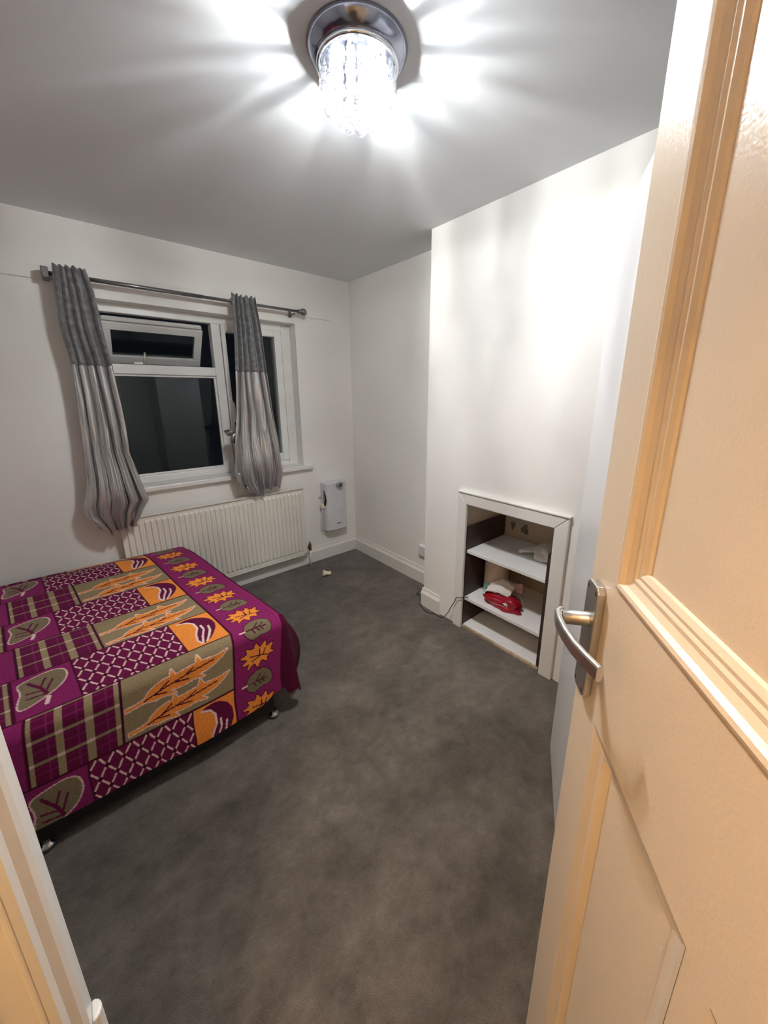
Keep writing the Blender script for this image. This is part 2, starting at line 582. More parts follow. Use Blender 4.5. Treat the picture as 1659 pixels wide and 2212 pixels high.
sash_part('sash_rail', sx0, sx1, 0, 0.05, 0, 0.045, 'pvc_white')
sash_part('sash_rail', sx0, sx1, sd - 0.055, sd, 0, 0.045, 'pvc_white')
sash_part('sash_stile', sx0, sx0 + 0.05, 0.05, sd - 0.055, 0, 0.045, 'pvc_white')
sash_part('sash_stile', sx1 - 0.05, sx1, 0.05, sd - 0.055, 0, 0.045, 'pvc_white')
sash_part('pane', sx0 + 0.045, sx1 - 0.045, 0.045, sd - 0.05, 0.02, 0.026, 'window_glass')
sash_part('drip_strip', sx0 + .01, sx1 - .01, -0.032, -0.010, 0.0, 0.02, 'pvc_white')
MB().box(-1.60, -1.55, 0.085, 0.12, 1.676, 1.69).build('stay_plate', 'pvc_white', SW, bevel=0.003)
MB().tube([(-1.545, 0.10, 1.682), (-1.54, 0.09, 1.70), (-1.535, 0.085, 1.735), (-1.533, 0.086, 1.752)], [.008, .008, .007, .006], 8).build('sash_handle', 'satin_metal', SW, smooth=True)
# sill board
bx(-1.93, -0.447, -0.045, FY + .01, 0.872, 0.905).build('sill', 'sill_white', win, bevel=0.006)
bx(WX0, WX1, -0.0, FY, WZ0, 0.9052).build('sill_bed', 'sill_white', win)

# ------------------------------------------------------------------ curtain rod
rod = empty('curtain_rod', (-1.2, -0.09, 2.08))
tag(rod, 'dark grey metal curtain rod with ball end above the window', 'curtain rod')
MB().tube([(-1.93, -0.09, 2.094), (-1.2, -0.09, 2.094)], 0.0115, 14).build('pole', 'rod_metal', rod, smooth=True)
MB().tube([(-1.21, -0.09, 2.094), (-0.52, -0.09, 2.094)], 0.0095, 14).build('pole', 'rod_metal', rod, smooth=True)
def ball(cx, s):
    pr = [(0.0001, -0.03)] + [(0.026 * math.sin(a), -0.026 * math.cos(a)) for a in [math.pi * k / 12 for k in range(1, 12)]] + [(0.0001, 0.026)]
    mb = MB().lathe(pr, (cx, -0.09, 2.094), 20, 'x')
    mb.lathe([(0.012, -0.045 * s), (0.015, -0.04 * s), (0.012, -0.03 * s), (0.016, -0.022 * s)], (cx, -0.09, 2.094), 16, 'x')
    mb.build('finial', 'rod_metal', rod, smooth=True)
ball(-0.487, 1)
bx(-1.955, -1.925, -0.108, -0.012, 2.070, 2.122).build('end_bracket', 'rod_metal', rod, bevel=0.004)
for x in (-0.56,):
    mb = MB().tube([(x, -0.012, 2.075), (x, -0.05, 2.074), (x, -0.088, 2.078)], 0.006, 8)
    mb.tube([(x, -0.012, 2.06), (x, -0.012, 2.115)], 0.012, 10)
    mb.build('bracket', 'rod_metal', rod, smooth=True)

# ------------------------------------------------------------------ curtains
def curtain(name, label, zs, xl, xr, seam, npleat, ph, seed, ybase=-0.132):
    root = empty(name, ((xl[0] + xr[0]) / 2, ybase, zs[-1]))
    tag(root, label, 'curtain', 'grey curtains on the window rod')
    zs_a, xl_a, xr_a = np.array(zs), np.array(xl), np.array(xr)
    rnd = random.Random(seed)
    offs = [rnd.uniform(-0.5, 0.5) for _ in range(12)]
    NU = 190
    def surf(u, z):
        zz = max(z, zs_a[-1])
        a = np.interp(-zz, -zs_a, xl_a)
        c = np.interp(-zz, -zs_a, xr_a)
        t = (zs_a[0] - zz) / (zs_a[0] - zs_a[-1])
        # rounded tube folds with narrow valleys, wandering a little on the way down
        k = npleat * (1 - 0.10 * t)
        w = u + 0.030 * math.sin(6.3 * u + 2.2 * t + offs[0] * 6) + 0.022 * math.sin(12.6 * u - 3 * t + offs[1] * 6)
        cell = k * w + ph
        sn = abs(math.sin(math.pi * cell))
        big = 0.72 + 0.55 * abs(math.sin(2.4 * math.floor(cell) + offs[3] * 9))
        amp = 0.030 * big * (1 + 0.25 * t)
        fold = sn ** 0.62
        y = ybase + 0.012 - amp * fold
        # long pulled creases in the satin
        if t > 0.33:
            g = min(1.0, (t - 0.33) * 2.2)
            rr = 1 - abs(noise.noise(Vector((u * 9 + 0.8 * t, z * 1.6, seed))))
            y -= 0.012 * g * (rr ** 6)
            rr = 1 - abs(noise.noise(Vector((u * 19 - 1.5 * t, z * 2.6, seed + 9))))
            y -= 0.006 * g * g * (rr ** 8)
        # swelling belly low down where the hem is gathered up
        belly = math.exp(-((z - (zs_a[-1] + 0.22)) / 0.16) ** 2)
        y -= 0.045 * belly * math.sin(math.pi * min(max(u, 0), 1))
        x = a + (c - a) * u
        # hem tucks back under
        q = min(1.0, max(0.0, (zs_a[-1] + 0.13 - z) / 0.13))
        y = y + 0.012 * q * q
        x += 0.004 * noise.noise(Vector((u * 9, z * 4, seed + 5)))
        return Vector((x, y, z))
    def hem(u):
        return zs_a[-1] + 0.05 * (2 * u - 1) ** 2 + 0.02 * math.sin(9 * u + seed) + 0.012 * math.sin(23 * u)
    def top(u):
        return zs_a[0] + 0.006 * math.sin(2 * math.pi * npleat * u + 1)
    P = []
    for j in range(36):
        row = []
        for i in range(NU):
            u = i / (NU - 1)
            z = top(u) + (seam - top(u)) * j / 35
            row.append(surf(u, z))
        P.append(row)
    up_ = MB().grid(P).build('velvet_header', 'velvet_grey', root, smooth=True)
    up_['label'] = 'dark crushed velvet top band'
    P = []
    for j in range(90):
        row = []
        for i in range(NU):
            u = i / (NU - 1)
            z = seam + (hem(u) - seam) * j / 89
            row.append(surf(u, z))
        P.append(row)
    # the gathered hem rolls under and up behind
    for j in range(1, 16):
        row = []
        for i in range(NU):
            u = i / (NU - 1)
            p = surf(u, hem(u))
            a = math.pi * j / 15
            row.append(p + Vector((0.0, 0.006 * (1 - math.cos(a)), -0.016 * math.sin(a) + 0.10 * max(0, j - 10) / 5)))
        P.append(row)
    lo = MB().grid(P).build('satin_drop', 'satin_grey', root, smooth=True)
    lo['label'] = 'shiny grey satin lower part gathered at the hem'
    for o in (up_, lo):
        sd_ = o.modifiers.new('cloth', 'SOLIDIFY')
        sd_.thickness = 0.0025
    # eyelets
    for k in range(npleat):
        u = (k + 0.5) / npleat
        x = xl[0] + (xr[0] - xl[0]) * u
        mb = MB()
        ring = [(x + 0.004 * math.sin(k), -0.09 + 0.02 * math.cos(a), 2.094 + 0.02 * math.sin(a)) for a in [2 * math.pi * q / 16 for q in range(17)]]
        mb.tube(ring, 0.003, 6, cap=False)
        mb.build('eyelet', 'rod_metal', root, smooth=True)
    return root

curtain('curtain', 'long grey satin curtain with velvet top beside the left wall',
        [2.128, 2.036, 1.84, 1.65, 1.43, 1.30, 1.16, 1.02, 0.93, 0.86, 0.80, 0.74, 0.69],
        [-1.906, -1.916, -1.926, -1.914, -1.920, -1.926, -1.937, -1.948, -1.966, -1.992, -1.985, -1.945, -1.915],
        [-1.775, -1.757, -1.750, -1.737, -1.728, -1.727, -1.728, -1.706, -1.690, -1.672, -1.712, -1.745, -1.772],
        1.648, 5, 0.1, 3, -0.136)
rc = curtain('curtain', 'shorter grey satin curtain hanging over the window mullion',
        [2.128, 1.92, 1.645, 1.35, 1.15, 1.05, 0.96, 0.90, 0.85, 0.80, 0.775],
        [-1.034, -1.039, -1.060, -1.081, -1.120, -1.135, -1.142, -1.13, -1.112, -1.075, -1.03],
        [-0.872, -0.853, -0.837, -0.814, -0.790, -0.780, -0.774, -0.772, -0.785, -0.80, -0.85],
        1.645, 5, 0.35, 8)
# pinched tuft caught on the window handle
mb = MB()
n = 14
for k in range(n):
    a = 2 * math.pi * k / n
    r = 0.035 + 0.018 * math.sin(3 * a) + 0.008 * math.sin(5 * a)
    p0 = Vector((-1.095, -0.125, 1.245))
    p1 = p0 + Vector((-0.02 + r * math.cos(a), -0.01 * math.sin(2 * a), -0.035 + 1.3 * r * math.sin(a)))
    a2 = 2 * math.pi * (k + 1) / n
    r2 = 0.035 + 0.018 * math.sin(3 * a2) + 0.008 * math.sin(5 * a2)
    p2 = p0 + Vector((-0.02 + r2 * math.cos(a2), -0.01 * math.sin(2 * a2), -0.035 + 1.3 * r2 * math.sin(a2)))
    mid = p0 + Vector((-0.008, -0.022 + 0.012 * math.cos(4 * a), -0.018))
    mb.add([p0 + Vector((0.02, 0, 0.02)), p1, p2, mid], [(0, 1, 3), (1, 2, 3), (2, 0, 3)])
tf = mb.build('caught_tuft', 'satin_grey', rc, smooth=True)
sm = tf.modifiers.new('cloth', 'SOLIDIFY')
sm.thickness = 0.002

# ------------------------------------------------------------------ radiator
rad = empty('radiator', (-1.2, -0.08, 0.14))
tag(rad, 'cream ribbed panel radiator under the window', 'radiator')
RX0, RX1, RZ0, RZ1 = -1.838, -0.575, 0.145, 0.728
NCH = 37
cols = []
edge = 0.022
pitch = (RX1 - RX0 - 2 * edge) / NCH
xs = [(RX0, 0), (RX0 + edge, 0)]
for k in range(NCH):
    x = RX0 + edge + k * pitch
    xs += [(x + pitch * 0.10, 0), (x + pitch * 0.32, 1), (x + pitch * 0.68, 1), (x + pitch * 0.90, 0)]
xs += [(RX1 - edge, 0), (RX1, 0)]
zr = [(RZ0, 0), (RZ0 + 0.026, 0), (RZ0 + 0.040, 1), (RZ1 - 0.042, 1), (RZ1 - 0.028, 0), (RZ1, 0)]
P = [[(x, -0.086 - 0.013 * a * c, z) for x, a in xs] for z, c in zr]
mb = MB().grid(P)
mb.box(RX0, RX1, -0.085, -0.062, RZ0, RZ1)
mb.build('panel', 'radiator_paint', rad)
bx(RX0 + 0.004, RX1 - 0.004, -0.10, -0.05, RZ1, RZ1 + 0.004).build('top_edge', 'radiator_paint', rad, bevel=0.002)
bx(RX0 + 0.03, RX1 - 0.03, -0.095, -0.05, RZ0 - 0.012, RZ0 - 0.004).build('lower_rail', 'radiator_paint', rad, bevel=0.002)
for x in (-1.5, -0.9):
    bx(x - .02, x + .02, -0.062, 0, 0.25, 0.65).build('wall_bracket', 'radiator_paint', rad)
mb = MB().tube([(-0.575, -0.075, 0.185), (-0.545, -0.075, 0.185)], 0.010, 10)
mb.lathe([(0.0001, -0.03), (0.013, -0.028), (0.014, 0.0), (0.011, 0.004), (0.014, 0.012), (0.013, 0.03), (0.007, 0.034), (0.006, 0.05), (0.0001, 0.052)], (-0.543, -0.075, 0.185), 12)
mb.build('valve', 'brass_dark', rad, smooth=True)
MB().tube([(-0.543, -0.075, 0.155), (-0.543, -0.075, 0.0)], 0.0075, 10).build('pipe', 'gloss_white', rad, smooth=True)

# ------------------------------------------------------------------ wall unit with dial
hu = empty('wall_heater', (-0.26, -0.05, 0.28))
tag(hu, 'white plastic wall unit with round dial near the corner', 'wall unit')
ux0, ux1, uz0, uz1 = -0.372, -0.148, 0.288, 0.733
mb = MB()
pf = []
for (x, y) in [(ux0, 0), (ux0 - 0.0, -0.07), (ux0 + 0.012, -0.095), (ux0 + 0.06, -0.104), (ux1 - 0.05, -0.104), (ux1 - 0.012, -0.095), (ux1, -0.07), (ux1, 0)]:
    pf.append((x, y))
mb.prism(pf, uz0, uz1)
mb.build('casing', 'plastic_white', hu, bevel=0.010, seg=3)
mb = MB().lathe([(0.0001, -0.020), (0.019, -0.020), (0.019, -0.012)], (-0.235, -0.106, 0.705), 28, 'y')
mb.build('dial_face', 'dial_grey', hu)
mb = MB().lathe([(0.019, -0.018), (0.022, -0.023), (0.029, -0.021), (0.032, -0.010), (0.032, 0.004)], (-0.235, -0.106, 0.705), 28, 'y')
mb.build('dial_ring', 'ring_grey', hu, smooth=True)
# engraved half-round line and badge
arc = [(-0.235 + 0.062 * math.cos(a), -0.1045, 0.545 + 0.085 * math.sin(a)) for a in [math.pi + math.pi * k / 20 for k in range(21)]]
mat('plastic_line', (0.45, 0.44, 0.43, 1), 0.5)
MB().tube(arc, 0.0012, 5).build('moulded_line', 'plastic_line', hu)
bx(-0.272, -0.232, -0.1055, -0.1035, 0.345, 0.353).build('badge', 'dial_grey', hu)
# opening at the left edge with tucked plug and lead
poly = [(0.0, 0.105), (0.018, 0.05), (0.022, 0.0), (0.016, -0.04), (0.0, -0.055), (-0.004, 0.0)]
mb = MB()
vs = [(ux0 - 0.003 + 0.0, -0.062 - v * 1.4, 0.575 + w) for v, w in poly]
vs = [(ux0 - 0.0015 + max(0, (v - 0.012)) * 0.9, -0.060 - v * 1.5 - 0.003, 0.575 + w) for v, w in poly]
mb.add(vs, [tuple(range(len(vs)))])
mb.build('cable_slot', 'dark_hole', hu)
mb = MB().box(ux0 - 0.03, ux0 - 0.004, -0.075, -0.03, 0.505, 0.545)
mb.build('plug', 'plastic_cream', hu, bevel=0.008, seg=3)
for dz in (0, 0.02):
    MB().box(ux0 - 0.024, ux0 - 0.004, -0.034 + dz, -0.028 + dz, 0.592, 0.598).build('plug_pin', 'satin_metal', hu)
MB().tube([(ux0 - 0.017, -0.05, 0.505), (ux0 - 0.012, -0.045, 0.45), (ux0 - 0.016, -0.02, 0.38), (ux0 - 0.014, -0.015, 0.30), (ux0 - 0.004, -0.02, 0.262), (ux0 + 0.03, -0.03, 0.258), (ux0 + 0.06, -0.04, 0.285)], 0.0045, 8).build('lead', 'plastic_white', hu, smooth=True)

# ------------------------------------------------------------------ wall socket in the alcove
sk = empty('wall_socket', (0, -0.93, 0.24))
tag(sk, 'white plastic wall socket half hidden by the chimney breast', 'socket')
bx(-0.022, 0, -1.00, -0.905, 0.245, 0.328).build('box', 'plastic_white', sk, bevel=0.003)
bx(-0.027, -0.022, -0.998, -0.907, 0.247, 0.326).build('faceplate', 'plastic_white', sk, bevel=0.002)

# ------------------------------------------------------------------ fireplace surround
fs = empty('fireplace_surround', (-D, -1.80, 0))
tag(fs, 'white painted wooden frame around the fireplace niche', 'surround')
k0, k1 = -D - 0.022, -D - 0.0005
oy0, oy1, iy0, iy1, oz, iz = -1.465, -2.140, -1.527, -2.070, 0.920, 0.848
def mitre(name, poly):       # poly in (y,z)
    mb = MB()
    n = len(poly)
    c = np.mean(np.array(poly), axis=0)
    vs = [(k0, y, z) for y, z in poly] + [(k1, y, z) for y, z in poly]
    mb.add(vs, [tuple(range(n)), tuple(range(n, 2 * n))] + [(i, (i + 1) % n, n + (i + 1) % n, n + i) for i in range(n)])
    mb.build(name, 'gloss_white', fs, bevel=0.004)
mitre('upright', [(oy0, 0), (iy0, 0), (iy0, iz), (oy0, oz)])
mitre('upright', [(oy1, 0), (iy1, 0), (iy1, iz - 0.0015), (oy1, oz - 0.0015)])
mitre('header', [(oy0, oz), (iy0, iz), (iy1, iz), (oy1, oz)])
bx(k0 - 0.006, k1, oy0 + 0.004, oy1 - 0.004, oz - 0.004, oz + 0.006).build('top_bead', 'gloss_white', fs, bevel=0.003)

# shelves inside the niche
sh = empty('shelf_unit', (0.0, -1.78, 0))
tag(sh, 'built-in shelves with dark wooden sides inside the fireplace niche', 'shelves')
bx(-0.215, 0.205, -1.523, -1.508, 0.0, 0.692).build('side_panel', 'wood_dark', sh)
bx(-0.215, 0.205, -2.058, -2.040, 0.0, 0.692).build('side_panel', 'wood_dark', sh)
bx(-0.2105, 0.205, -2.040, -1.523, 0.521, 0.541).build('shelf', 'shelf_white', sh, bevel=0.002)
bx(-0.2105, 0.205, -2.040, -1.523, 0.193, 0.215).build('shelf', 'shelf_white', sh, bevel=0.002)
bx(-0.2105, 0.205, -2.040, -1.523, 0.002, 0.016).build('bottom_shelf', 'shelf_white', sh, bevel=0.002)
bx(-0.2255, -0.2115, -2.055, -1.512, 0.0, 0.012).build('floor_strip', 'old_board', sh)

# paper roll in its wrapper
pr = empty('paper_roll', (0.000, -1.612, 0.215))
tag(pr, 'beige paper roll in torn teal wrapper on the middle shelf', 'paper roll')
MB().lathe([(0.0001, 0.0), (0.074, 0.0), (0.076, 0.004), (0.076, 0.262), (0.073, 0.268), (0.02, 0.268), (0.02, 0.20)], (0.000, -1.612, 0.216), 36).build('roll', 'paper_roll', pr, smooth=True)
prof = [(0.0775, 0.002), (0.079, 0.02), (0.0785, 0.05), (0.0785, 0.075)]
mb = MB()
n = 48
rows = []
for j, (r, h) in enumerate(prof):
    row = []
    for k in range(n + 1):
        a = 2 * math.pi * k / n
        hh = h + (0.010 * math.sin(2 * a + 1) + 0.004 * math.sin(9 * a) if j == 3 else 0)
        rr = r + 0.0008 * math.sin(11 * a + j)
        row.append((0.000 + rr * math.cos(a), -1.612 + rr * math.sin(a), 0.216 + hh))
    rows.append(row)
mb.grid(rows).build('wrapper', 'wrap_teal', pr, smooth=True)

# red carrier bag with printed star
def blob(name, c, rx, ry, rz, seed, m, parent, lump=0.35, sub=4, flat=0.35, fr=3.0):
    bm = bmesh.new()
    bmesh.ops.create_icosphere(bm, subdivisions=sub, radius=1)
    for v in bm.verts:
        d = v.co.normalized()
        nz = noise.noise(d * fr * 0.6 + Vector((seed, 0, 0))) * lump + noise.noise(d * fr * 1.9 + Vector((0, seed, 0))) * lump * 0.45
        ridge = 1 - abs(noise.noise(d * fr * 1.3 + Vector((0, 0, seed))))
        r = 1 + nz + 0.12 * (ridge - 0.7)
        p = d * r
        z = p.z
        if z < -flat:
            z = -flat + (z + flat) * 0.05
        v.co = Vector((c[0] + p.x * rx, c[1] + p.y * ry, c[2] + (z + flat) * rz))
    me = bpy.data.meshes.new(name)
    zmin = min(v.co.z for v in bm.verts)
    for v in bm.verts:
        v.co.z += c[2] - zmin
    bm.to_mesh(me)
    bm.free()
    me.materials.append(MATS[m])
    me.polygons.foreach_set('use_smooth', [True] * len(me.polygons))
    o = bpy.data.objects.new(name, me)
    COL.objects.link(o)
    if parent:
        o.parent = parent
        o.matrix_parent_inverse = parent.matrix_world.inverted()
    return o
rb = empty('carrier_bag', (-0.118, -1.738, 0.2155))
tag(rb, 'crumpled red plastic bag with a white star on the middle shelf', 'bag')
body = blob('bag_body', (-0.118, -1.738, 0.2158), 0.066, 0.122, 0.060, 3.3, 'red_plastic', rb)
# star print sits just proud of the bag skin
dg = bpy.context.evaluated_depsgraph_get()
def on_blob(o, y, z, x0=-0.5):
    ok, loc, nor, idx = o.ray_cast(Vector((x0, y, z)), Vector((1, 0, 0)))
    return loc if ok else Vector((-0.14, y, z))
mat('print_white', (0.70, 0.62, 0.60, 1), 0.5)
mb = MB()
st = []
cy_, cz_ = -1.795, 0.262
for k in range(10):
    a = math.pi / 2 + 2 * math.pi * k / 10
    r = 0.021 if k % 2 == 0 else 0.009
    st.append((cy_ + r * math.cos(a), cz_ + r * math.sin(a)))
cen = on_blob(body, cy_, cz_) + Vector((-0.0015, 0, 0))
vs = [cen] + [on_blob(body, y, z) + Vector((-0.0015, 0, 0)) for y, z in st]
mb.add(vs, [(0, 1 + k, 1 + (k + 1) % 10) for k in range(10)]).build('star_print', 'print_white', rb)
pts = [on_blob(body, -1.70 - 0.1 * t, 0.238 + 0.012 * t) + Vector((-0.001, 0, 0)) for t in [i / 14 for i in range(12)]]
MB().tube(pts, 0.0011, 5).build('print_line', 'print_white', rb)

# face mask lying over the bag
fm = empty('face_mask', (-0.05, -1.72, 0.28))
tag(fm, 'crumpled pale face mask with ear loop on the red bag', 'face mask')
P = []
for j in range(14):
    row = []
    for i in range(20):
        u, v = i / 19, j / 13
        y = -1.640 - 0.150 * u
        x = -0.165 + 0.085 * v + 0.03 * u
        z = 0.2900 + 0.040 * v + 0.035 * math.sin(math.pi * u * 0.9) * (0.4 + 0.6 * v) + 0.006 * math.sin(v * 18) + 0.010 * noise.noise(Vector((u * 6, v * 6, 2)))
        row.append((x, y, z))
    P.append(row)
o = MB().grid(P).build('mask_sheet', 'mask_white', fm, smooth=True)
sm = o.modifiers.new('thick', 'SOLIDIFY')
sm.thickness = 0.002
P = []
for j in range(8):
    row = []
    for i in range(8):
        u, v = i / 7, j / 7
        row.append((-0.075 + 0.05 * u, -1.735 - 0.085 * u, 0.300 + 0.075 * v * (1 - 0.4 * u) + 0.012 * math.sin(5 * u + 3 * v)))
    P.append(row)
o = MB().grid(P).build('mask_fold', 'pink_film', fm, smooth=False)
sm = o.modifiers.new('thick', 'SOLIDIFY')
sm.thickness = 0.002
loop = [(-0.09, -1.765, 0.287), (-0.125, -1.79, 0.262), (-0.135, -1.815, 0.232), (-0.12, -1.838, 0.222), (-0.09, -1.852, 0.235), (-0.065, -1.845, 0.265), (-0.05, -1.815, 0.292)]
def smooth_path(pts, n=6):
    pts = [Vector(p) for p in pts]
    out = []
    for i in range(len(pts) - 1):
        p0, p1, p2, p3 = pts[max(i - 1, 0)], pts[i], pts[i + 1], pts[min(i + 2, len(pts) - 1)]
        for k in range(n):
            t = k / n
            out.append(0.5 * ((2 * p1) + (p2 - p0) * t + (2 * p0 - 5 * p1 + 4 * p2 - p3) * t * t + (3 * p1 - p0 - 3 * p2 + p3) * t ** 3))
    out.append(pts[-1])
    return out
MB().tube(smooth_path(loop), 0.0018, 6).build('ear_loop', 'mask_white', fm, smooth=True)
loop = [(-0.115, -1.64, 0.276), (-0.15, -1.64, 0.285), (-0.155, -1.66, 0.295), (-0.14, -1.69, 0.300), (-0.11, -1.70, 0.292)]
MB().tube(smooth_path(loop), 0.0018, 6).build('ear_loop', 'mask_white', fm, smooth=True)

# white carrier bag on the top shelf
wb = empty('carrier_bag', (0.05, -1.91, 0.5415))
tag(wb, 'white plastic bag with a looped handle on the top shelf', 'bag')
blob('bag_body', (0.07, -1.915, 0.542), 0.095, 0.085, 0.055, 8.1, 'white_film', wb, lump=0.3)
lp = [(0.03, -1.845, 0.57), (-0.005, -1.80, 0.568), (-0.012, -1.775, 0.560), (0.012, -1.768, 0.556), (0.035, -1.79, 0.566), (0.055, -1.835, 0.578)]
MB().tube(smooth_path(lp), [0.011] * 31, 8).build('handle_loop', 'white_film', wb, smooth=True)

# thin black cable running from the alcove to the niche
cb_pts = [(-0.10, -0.98, 0.006), (-0.125, -1.02, 0.006), (-0.175, -1.047, 0.007), (-0.165, -1.075, 0.008), (-0.205, -1.113, 0.006), (-0.262, -1.19, 0.006),
          (-0.285, -1.262, 0.006), (-0.262, -1.31, 0.006), (-0.258, -1.378, 0.008), (-0.262, -1.43, 0.07), (-0.262, -1.458, 0.13), (-0.264, -1.490, 0.19), (-0.264, -1.502, 0.219), (-0.256, -1.530, 0.226), (-0.225, -1.545, 0.226), (-0.205, -1.55, 0.220)]
tag(MB().tube(smooth_path(cb_pts, 5), 0.0026, 6).build('cable', 'plastic_black', smooth=True), 'thin black cable trailing from the alcove into the niche', 'cable')

# small cream cap lying on the carpet
cap = MB()
pr_ = [(0.0001, 0.030), (0.014, 0.030), (0.016, 0.028), (0.017, 0.0), (0.019, -0.012), (0.026, -0.030), (0.027, -0.036), (0.024, -0.036), (0.0165, -0.012), (0.0145, 0.004), (0.0001, 0.004)]
cap.lathe(pr_, (0, 0, 0), 24, 'x')
co = cap.build('plastic_cup', 'plastic_cream', smooth=True)
co.rotation_euler = (0, math.radians(9), math.radians(-25))
co.location = (-0.528, -0.328, 0.0235)
tag(co, 'small cream plastic cup lying on the carpet near the radiator valve', 'cup')

# ------------------------------------------------------------------ bed
bed = empty('bed', (-2.4, -0.75, 0))
tag(bed, 'low double bed on a black base with chrome feet', 'bed')
NX, FX = -1.455, -1.57          # foot end x at the near and far side
mb = MB().prism([(-3.42, -1.412), (NX, -1.400), (FX, -0.13), (-3.42, -0.13)], 0.040, 0.30)
mb.build('base', 'base_black', bed, bevel=0.012)
mb = MB().prism([(-3.42, -1.37), (NX - 0.03, -1.345), (FX - 0.045, -0.14), (-3.42, -0.14)], 0.30, 0.475)
mb.build('mattress', 'mattress_cloth', bed, bevel=0.04, seg=4)
foot_prof = [(0.0001, 0.0), (0.016, 0.0), (0.022, 0.006), (0.024, 0.014), (0.020, 0.020), (0.014, 0.024), (0.010, 0.03), (0.010, 0.041)]
for (x, y) in ((NX - 0.004, -1.386), (-2.262, -1.392), (-3.35, -1.33), (FX - 0.03, -0.2), (-3.35, -0.2)):
    MB().lathe(foot_prof, (x, y, 0), 20).build('chrome_foot', 'foot_chrome', bed, smooth=True)

